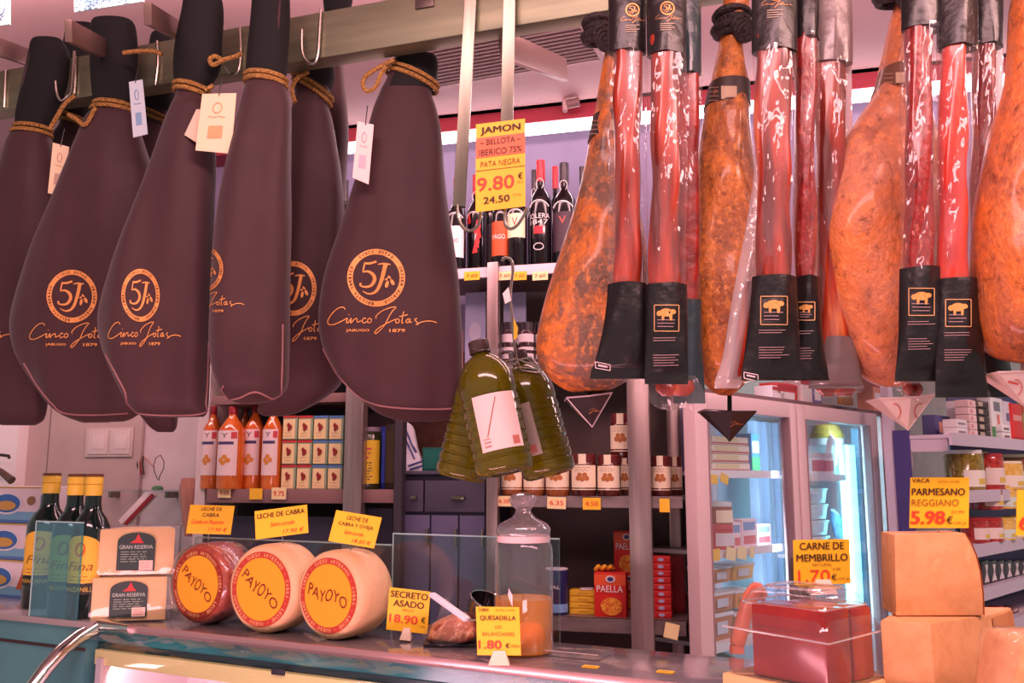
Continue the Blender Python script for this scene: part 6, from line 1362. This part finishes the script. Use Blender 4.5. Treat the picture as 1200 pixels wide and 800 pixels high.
sign('yellow roast meat sign reading SECRETO ASADO 18.90', ((456, 688), (505, 693), (500, 743), (453, 737)), 1.60, [('SECRETO', IK, 0, .86, .90, .15, .02, 0), ('ASADO', IK, .0, .65, .74, .15, .02, 0), ('IBERICO', IB, 0, .50, .28, .05, 0, 0), ('18.90', IR, -.1, .29, .68, .19, .02, 0), ('€', IK, .38, .32, .1, .13, .02, 0), ('1 kilo', IB, .38, .17, .14, .05, 0, 0)], clip=.010)
sign('yellow sign reading QUESADILLA 1.80 in front of the glass jar', ((557, 711), (609, 711), (610, 768), (560, 767)), 1.40, [('CABRA', IK, -.32, .94, .24, .06, .02, 0), ('leche cruda', IB, .18, .94, .44, .045, 0, 0), ('QUESADILLA', IK, 0, .765, .82, .11, .015, 0), ('LOS', IB, 0, .585, .14, .07, 0, 0), ('BALANCHARES', IB, 0, .44, .74, .08, 0, 0), ('1.80', IR, -.20, .22, .52, .17, .03, 0), ('€', IK, .2, .20, .09, .1, .03, 0), ('PIEZA', IB, .38, .19, .2, .05, .01, 0)], clip=.016)
sign('yellow quince paste sign reading CARNE DE MEMBRILLO 1.70', ((929, 632), (996, 632), (997, 683), (931, 686)), 1.30, [('CARNE DE', IK, .0, .86, .78, .16, .015, 0), ('MEMBRILLO', IK, 0, .60, .90, .16, .015, 0), ('NATURAL', IB, 0, .445, .34, .06, 0, 0), ('1.70', IR, -.15, .20, .56, .26, .0, 0), ('€', IK, .2, .16, .09, .13, .02, 0), ('100 gr', IB, .38, .12, .2, .06, 0, 0), ('3.90', IB, .25, .34, .14, .06, 0, 0)], clip=.018)
sign('yellow sign reading PARMESANO REGGIANO 5.98 on the cut cheese', ((1067, 559), (1136, 560), (1135, 618), (1066, 619)), 1.255, [('VACA', IK, -.33, .94, .30, .08, .02, 0), ('leche cruda', IB, .15, .92, .36, .045, 0, 0), ('PARMESANO', IK, -.03, .715, .90, .14, .02, 0), ('REGGIANO', IB, -.08, .50, .80, .13, .0, 0), ('5.98', IR, -.2, .21, .56, .25, .04, 0), ('€', IK, .17, .16, .1, .15, .02, 0), ('100 gr', IB, .36, .1, .2, .06, 0, 0), ('23.90', IR, .3, .32, .22, .06, 0, 0)], spike=.01)
sign('yellow sign with a red 6 cut off by the picture edge', ((1192, 574), (1250, 575), (1249, 628), (1191, 627)), 1.135, [('6', IR, -.36, .28, .17, .3, .04, 0)], spike=.117)

# ------------------------------------------------------------------ roast meat, bowl, tongs handle, jar
q = onz(528, 757, ZC)
rows = [(728, 536, 546, .008), (735, 518, 556, .022), (742, 506, 560, .032), (750, 500, 562, .036), (757, 499, 556, .034), (762, 504, 540, .018)]
mt = thing('roast_meat_pack', 'clear-wrapped roast meat on a dark tray behind the red-priced sign', 'meat', (q.x, q.y, ZC))
b_ = loft(rows, q.y+.02, n=30, sub=4, wob=.5, seed=4); lowest = min(v.z for v in b_.v)
for v in b_.v: v.z += ZC+.004-lowest
b_.build('roast_meat', mat('roast pork', c(190, 110, 80), .35, 0, [c(226, 160, 120), c(150, 76, 54)], 40, bump=.6, bscale=50, coat=.4), mt)
b2 = loft([(a, x-3, y+3, t+.005) for a, x, y, t in rows]+[(763, 506, 540, .012)], q.y+.02, n=34, sub=4, wob=.6, seed=9)
for v in b2.v: v.z += ZC+.003-min(lowest, 9)
b2.build('clear_wrap', M['film'], mt)
loft([(700, 520, 526, .004), (712, 516, 530, .01), (728, 512, 540, .016), (738, 512, 544, .01)], q.y+.05, n=20, sub=4, wob=.5).build('wrap_tail', M['film'], mt)
MB().box(q.x-.045, q.x+.055, q.y-.012, q.y+.07, ZC+.0005, ZC+.006).build('tray', flat(40, 34, 44, .3), mt, bev=.002)
a, b_ = P(506, 696, 1.52), P(548, 726, 1.46); 
a.z = max(a.z, ZC+.03)
k_ = thing('utensil_handle', 'white plastic utensil handle leaning between the roast meat and the bowl', 'utensil', b_)
MB().bar(a, b_, .012, .007).build('handle', flat(240, 226, 236, .3), k_, bev=.002); MB().bar(b_, Vector((b_.x+.035, b_.y+.02, max(ZC+.004, b_.z-.004))), .004, .003).build('blade', M['chrome'], k_)
q = P(562, 694, 1.60); bw = thing('metal_bowl', 'tilted shiny dark metal bowl beside the glass jar', 'bowl', (0, 0, 0))
MB().lathe([(.004, 0), (.018, 0), (.030, .012), (.036, .035), (.038, .058), (.0365, .058), (.034, .035), (.028, .014), (.004, .004)], 30).build('bowl', mat('dark bowl steel', c(120, 110, 112), .12, .95), bw)
MB().tube([(.038*math.cos(k*PI/14), .038*math.sin(k*PI/14), .058) for k in range(28)], .0016, 6, True).build('rim', M['chrome'], bw)
bw.location = Vector((q.x, q.y, ZC+.004)); bw.rotation_euler = (.25, .38, 0)
bw.location.z = ZC+.016
q = onz(614, 770, ZC); s_ = (q-CAM).dot(Vector((0, cp, sp)))/F
jr = thing('glass_jar', 'tall lidded glass jar holding amber liquid and a small orange cheese', 'jar', (0, 0, 0)); R_ = 36*s_; H_ = 140*s_
MB().lathe([(.001, .002), (R_*.9, .002), (R_, .008), (R_, H_*.84), (R_*.97, H_*.9), (R_*.88, H_*.95), (R_*.85, H_*.98), (R_*.85, H_)], 40, caps=False).build('glass_body', film('jar glass', (.97, .97, 1, 1), .05, .03, 0, 0, .9, milk=.05), jr)
MB().lathe([(.001, .004), (R_*.95, .004), (R_*.97, .01), (R_*.97, H_*.46), (.001, H_*.46)], 36).build('amber_liquid', film('amber oil', (1, .70, .16, 1), .03, .04, 0, 0, .5, milk=.38, mcol=(1, .46, .05, 1)), jr)
MB().lathe([(.001, 0), (R_*.45, 0), (R_*.55, .012), (R_*.5, .03), (R_*.3, .036), (.001, .037)], 24, cx=R_*.15, cy=-R_*.25).build('small_cheese', mat('orange small cheese', c(250, 150, 40), .5), jr); jr.children[-1].location = (0, 0, .012)
rlid = [(R_*.9, H_*.985), (R_*.93, H_*1.0), (R_*.93, H_*1.05), (R_*.8, H_*1.09), (R_*.42, H_*1.14), (R_*.28, H_*1.18), (R_*.26, H_*1.21), (R_*.42, H_*1.25), (R_*.5, H_*1.295), (R_*.42, H_*1.335), (R_*.2, H_*1.355), (.001, H_*1.36)]
MB().lathe(rlid, 32).build('glass_lid', film('lid glass', (.95, .93, .95, 1), .1, .06, .2, 30, .9, milk=.16), jr)
MB().lathe([(R_*.86, H_*.93), (R_*.91, H_*.935), (R_*.91, H_*.985), (R_*.86, H_*.99)], 32, caps=False).build('frosted_ring', mat('frosted seal', c(236, 206, 206), .4), jr)
place(jr, q+Vector((0, R_*.8, 0)), 0)
# acrylic slab and cards lying on the worktop
q = onz(666, 772, ZC); r = thing('acrylic_slab', 'clear acrylic slab lying on the worktop beside the glass jar', 'slab', (0, 0, 0))
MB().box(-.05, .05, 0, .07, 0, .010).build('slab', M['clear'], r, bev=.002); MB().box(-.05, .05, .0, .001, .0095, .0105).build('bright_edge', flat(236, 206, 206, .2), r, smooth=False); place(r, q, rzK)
for x, y, lab in ((690, 783, 'small yellow card lying on the worktop near the acrylic slab'), (778, 789, 'small yellow card lying on the worktop farther from the glass jar')):
    q = onz(x, y, ZC); r = thing('price_card', lab, 'price tag', (0, 0, 0), 'cards lying on the worktop'); MB().box(-.012, .012, 0, .014, .0005, .002).build('card', M['tagyellow'], r, smooth=False); MB().box(-.008, .008, .004, .006, .002, .0024).build('printed_line', IB, r, smooth=False); place(r, q, rzK)

# ------------------------------------------------------------------ quince paste under its dome
q = onz(977, 836, ZC); yw = math.radians(-50)
db = thing('quince_box', 'clear plastic dome over blocks of dark red quince paste on a cream tray', 'food box', (0, 0, 0)); W2, D2 = .162, .15; H2 = on(plane(978, q.y, 0), 978, 692).z-ZC
ht_ = H2; zt_ = .022
MB().box(-W2, 0, 0, D2, 0, zt_).build('tray', mat('cream tray', c(244, 190, 130), .45), db, bev=.004)
def dome(off):
    rg = []
    for z, k in ((zt_, 0), (zt_+ht_*.45, .003), (zt_+ht_*.5, .007), (ht_*.80, .014), (ht_*.90, .022), (ht_*.95, .036), (ht_*.97, .06)):
        x0, x1, y0, y1 = -W2+.004+k+off, -.004-k-off, .004+k+off, D2-.004-k-off; r0 = .014; ring = []
        for cx, cy, a0 in ((x1-r0, y1-r0, 0), (x0+r0, y1-r0, PI/2), (x0+r0, y0+r0, PI), (x1-r0, y0+r0, 1.5*PI)):
            for j in range(6): a = a0+j*PI/10; ring.append(Vector((cx+r0*math.cos(a), cy+r0*math.sin(a), z-off)))
        rg.append(ring)
    return rg
MB().rings(dome(0)[:1]+dome(0)[1:], True).build('dome', film('dome plastic', (.98, .96, .98, 1), .05, .09, .2, 12, .9, milk=.03), db, ang=60)
quince = mat('quince paste', c(136, 30, 28), .25, 0, c(158, 44, 38), 14, coat=.5, sss=.15)
for i, (x0, x1, y0, y1, h_, nm) in enumerate(((-W2+.040, -.014, .014, .072, .80, 0), (-W2+.046, -.014, .076, D2-.024, .78, 0))):
    MB().box(x0, x1, y0, y1, zt_+.001, zt_+(ht_*.97-zt_)*h_).build('quince_block', quince, db, bev=.004)
dr = dome(0); [MB().tube(dr[i], .0014, 5, True).build('moulded_edge', M['edge'], db) for i in (3, 5)]
MB().tube([Vector((-W2+.002, .003, zt_+ht_*.42)), Vector((-.003, .003, zt_+ht_*.40)), Vector((-.003, D2-.003, zt_+ht_*.42))], .0014, 5).build('moulded_rib', M['edge'], db)
place(db, q, yw)
# parmesan
par = mat('cut parmesan', c(226, 166, 114), .6, 0, [c(218, 156, 102), c(234, 180, 130)], 30, .40, .72, bump=.10, bscale=90, sss=.05); parr = mat('parmesan rind', c(214, 140, 80), .5, 0, c(200, 120, 64), 20)
def block(label, poly, Y, dp, ztop, zbot=None, skew=0, rindside=True):
    pts = [P(x, y, Y) for x, y in poly]; cx = sum(p.x for p in pts)/len(pts); z0 = zbot if zbot is not None else min(p.z for p in pts)
    n = thing('parmesan_block', label, 'cheese', Vector((cx, Y, z0)), 'cut parmesan blocks')
    mb = MB(); N = len(pts); bk = [p+Vector((skew, dp, 0)) for p in pts]
    mb.add(pts+bk, [tuple(range(N)), tuple(range(2*N-1, N-1, -1))]+[(i, (i+1) % N, (i+1) % N+N, i+N) for i in range(N)]); mb.build('cheese', par, n, bev=.002, ang=30)
    return n
Yp = 1.235; zlow = P(1090, 722, Yp).z
up = [(1048, 626), (1090, 625.5), (1131, 624.5), (1138, 636), (1144, 650), (1149, 670), (1152, 695), (1153, 721), (1050, 721.5)]
n = block('upper cut parmesan block with a curved side, below the parmesan sign', up, Yp, .07, 0, None, .01)
rp = [P(x, y, Yp) for x, y in up[2:8]]; rk = []
mb = MB()
for p in rp: mb.v += [p+Vector((.0008, -.001, 0)), p+Vector((.0108, .071, 0))]
for i in range(len(rp)-1): mb.f.append((2*i, 2*i+2, 2*i+3, 2*i+1))
mb.build('rind', parr, n)
zb_ = ZC
A = P(1031, 723, Yp-.03); B = P(1090, 722, Yp-.055); Cc = P(1162, 722, Yp+.02); Dd = P(1186, 722, Yp+.09); E2 = P(1060, 722, Yp+.10)
n = thing('parmesan_block', 'lower and larger cut parmesan block carrying the other one', 'cheese', Vector((B.x, B.y, ZC)), 'cut parmesan blocks')
base = [A, B, Cc, Dd, E2]; tz = zlow-.0005; mb = MB(); vs = [Vector((p.x, p.y, tz)) for p in base]+[Vector((p.x+(.004 if i == 3 else 0), p.y, ZC+.001)) for i, p in enumerate(base)]; k = 5
mb.add(vs, [tuple(range(k)), tuple(range(2*k-1, k-1, -1))]+[(i, i+k, (i+1) % k+k, (i+1) % k) for i in range(k)]); mb.build('cheese', par, n, bev=.003, ang=30)
mb = MB(); mb.add([Vector((Cc.x+.001, Cc.y-.001, tz-.004)), Vector((Dd.x+.001, Dd.y-.001, tz-.004)), Vector((Dd.x+.005, Dd.y-.001, ZC+.002)), Vector((Cc.x+.001, Cc.y-.001, ZC+.002))], [(0, 1, 2, 3)]); mb.build('rind', parr, n, smooth=False)
# wrapped wedge at the edge
rows = [(736, 1172, 1240, .02), (742, 1164, 1250, .034), (770, 1158, 1256, .04), (800, 1152, 1258, .042), (826, 1148, 1256, .04), (833, 1152, 1250, .036)]
b_ = loft(rows, 1.12, n=32, sub=4, e=.6, wob=.05, seed=3); lw = min(v.z for v in b_.v)
w_ = thing('wrapped_cheese', 'film-wrapped cheese piece at the corner beside the parmesan', 'cheese', Vector((P(1200, 800, 1.12).x, 1.12, ZC)))
for v in b_.v: v.z += ZC+.002-lw
b_.build('cheese', par, w_)
b2 = loft([(a-1, x-2, y+2, t+.003) for a, x, y, t in rows], 1.12, n=32, sub=4, e=.6, wob=.3, seed=6)
for v in b2.v: v.z = max(v.z+ZC+.002-lw, ZC+.0008)
b2.build('clear_wrap', M['film'], w_)
# salmon-coloured sausage behind the dome
pts = [P(864, 775, 1.50), P(868, 740, 1.50), P(876, 708, 1.51), P(886, 690, 1.52), P(892, 700, 1.53)]; pts[0].z = ZC+.012
q = [Vector(cr([tuple(p) for p in pts], k/5)) for k in range((len(pts)-1)*5+1)]
o = thing('salmon_loaf', 'salmon-coloured wrapped sausage standing behind the quince dome', 'sausage', Vector((q[0].x, q[0].y, ZC)))
MB().tube(q, [.011]+[.012]*(len(q)-2)+[.005], 12).build('sausage', mat('salmon casing', c(236, 130, 96), .4, 0, c(220, 106, 80), 20, coat=.3), o); MB().tube([q[-1], q[-1]+Vector((.008, 0, -.01))], .003, 6).build('tied_end', flat(206, 90, 70), o)
MB().tube([q[0]+Vector((0, 0, -.012)), q[0]], [.012, .011], 12).build('foot', flat(226, 116, 84), o)
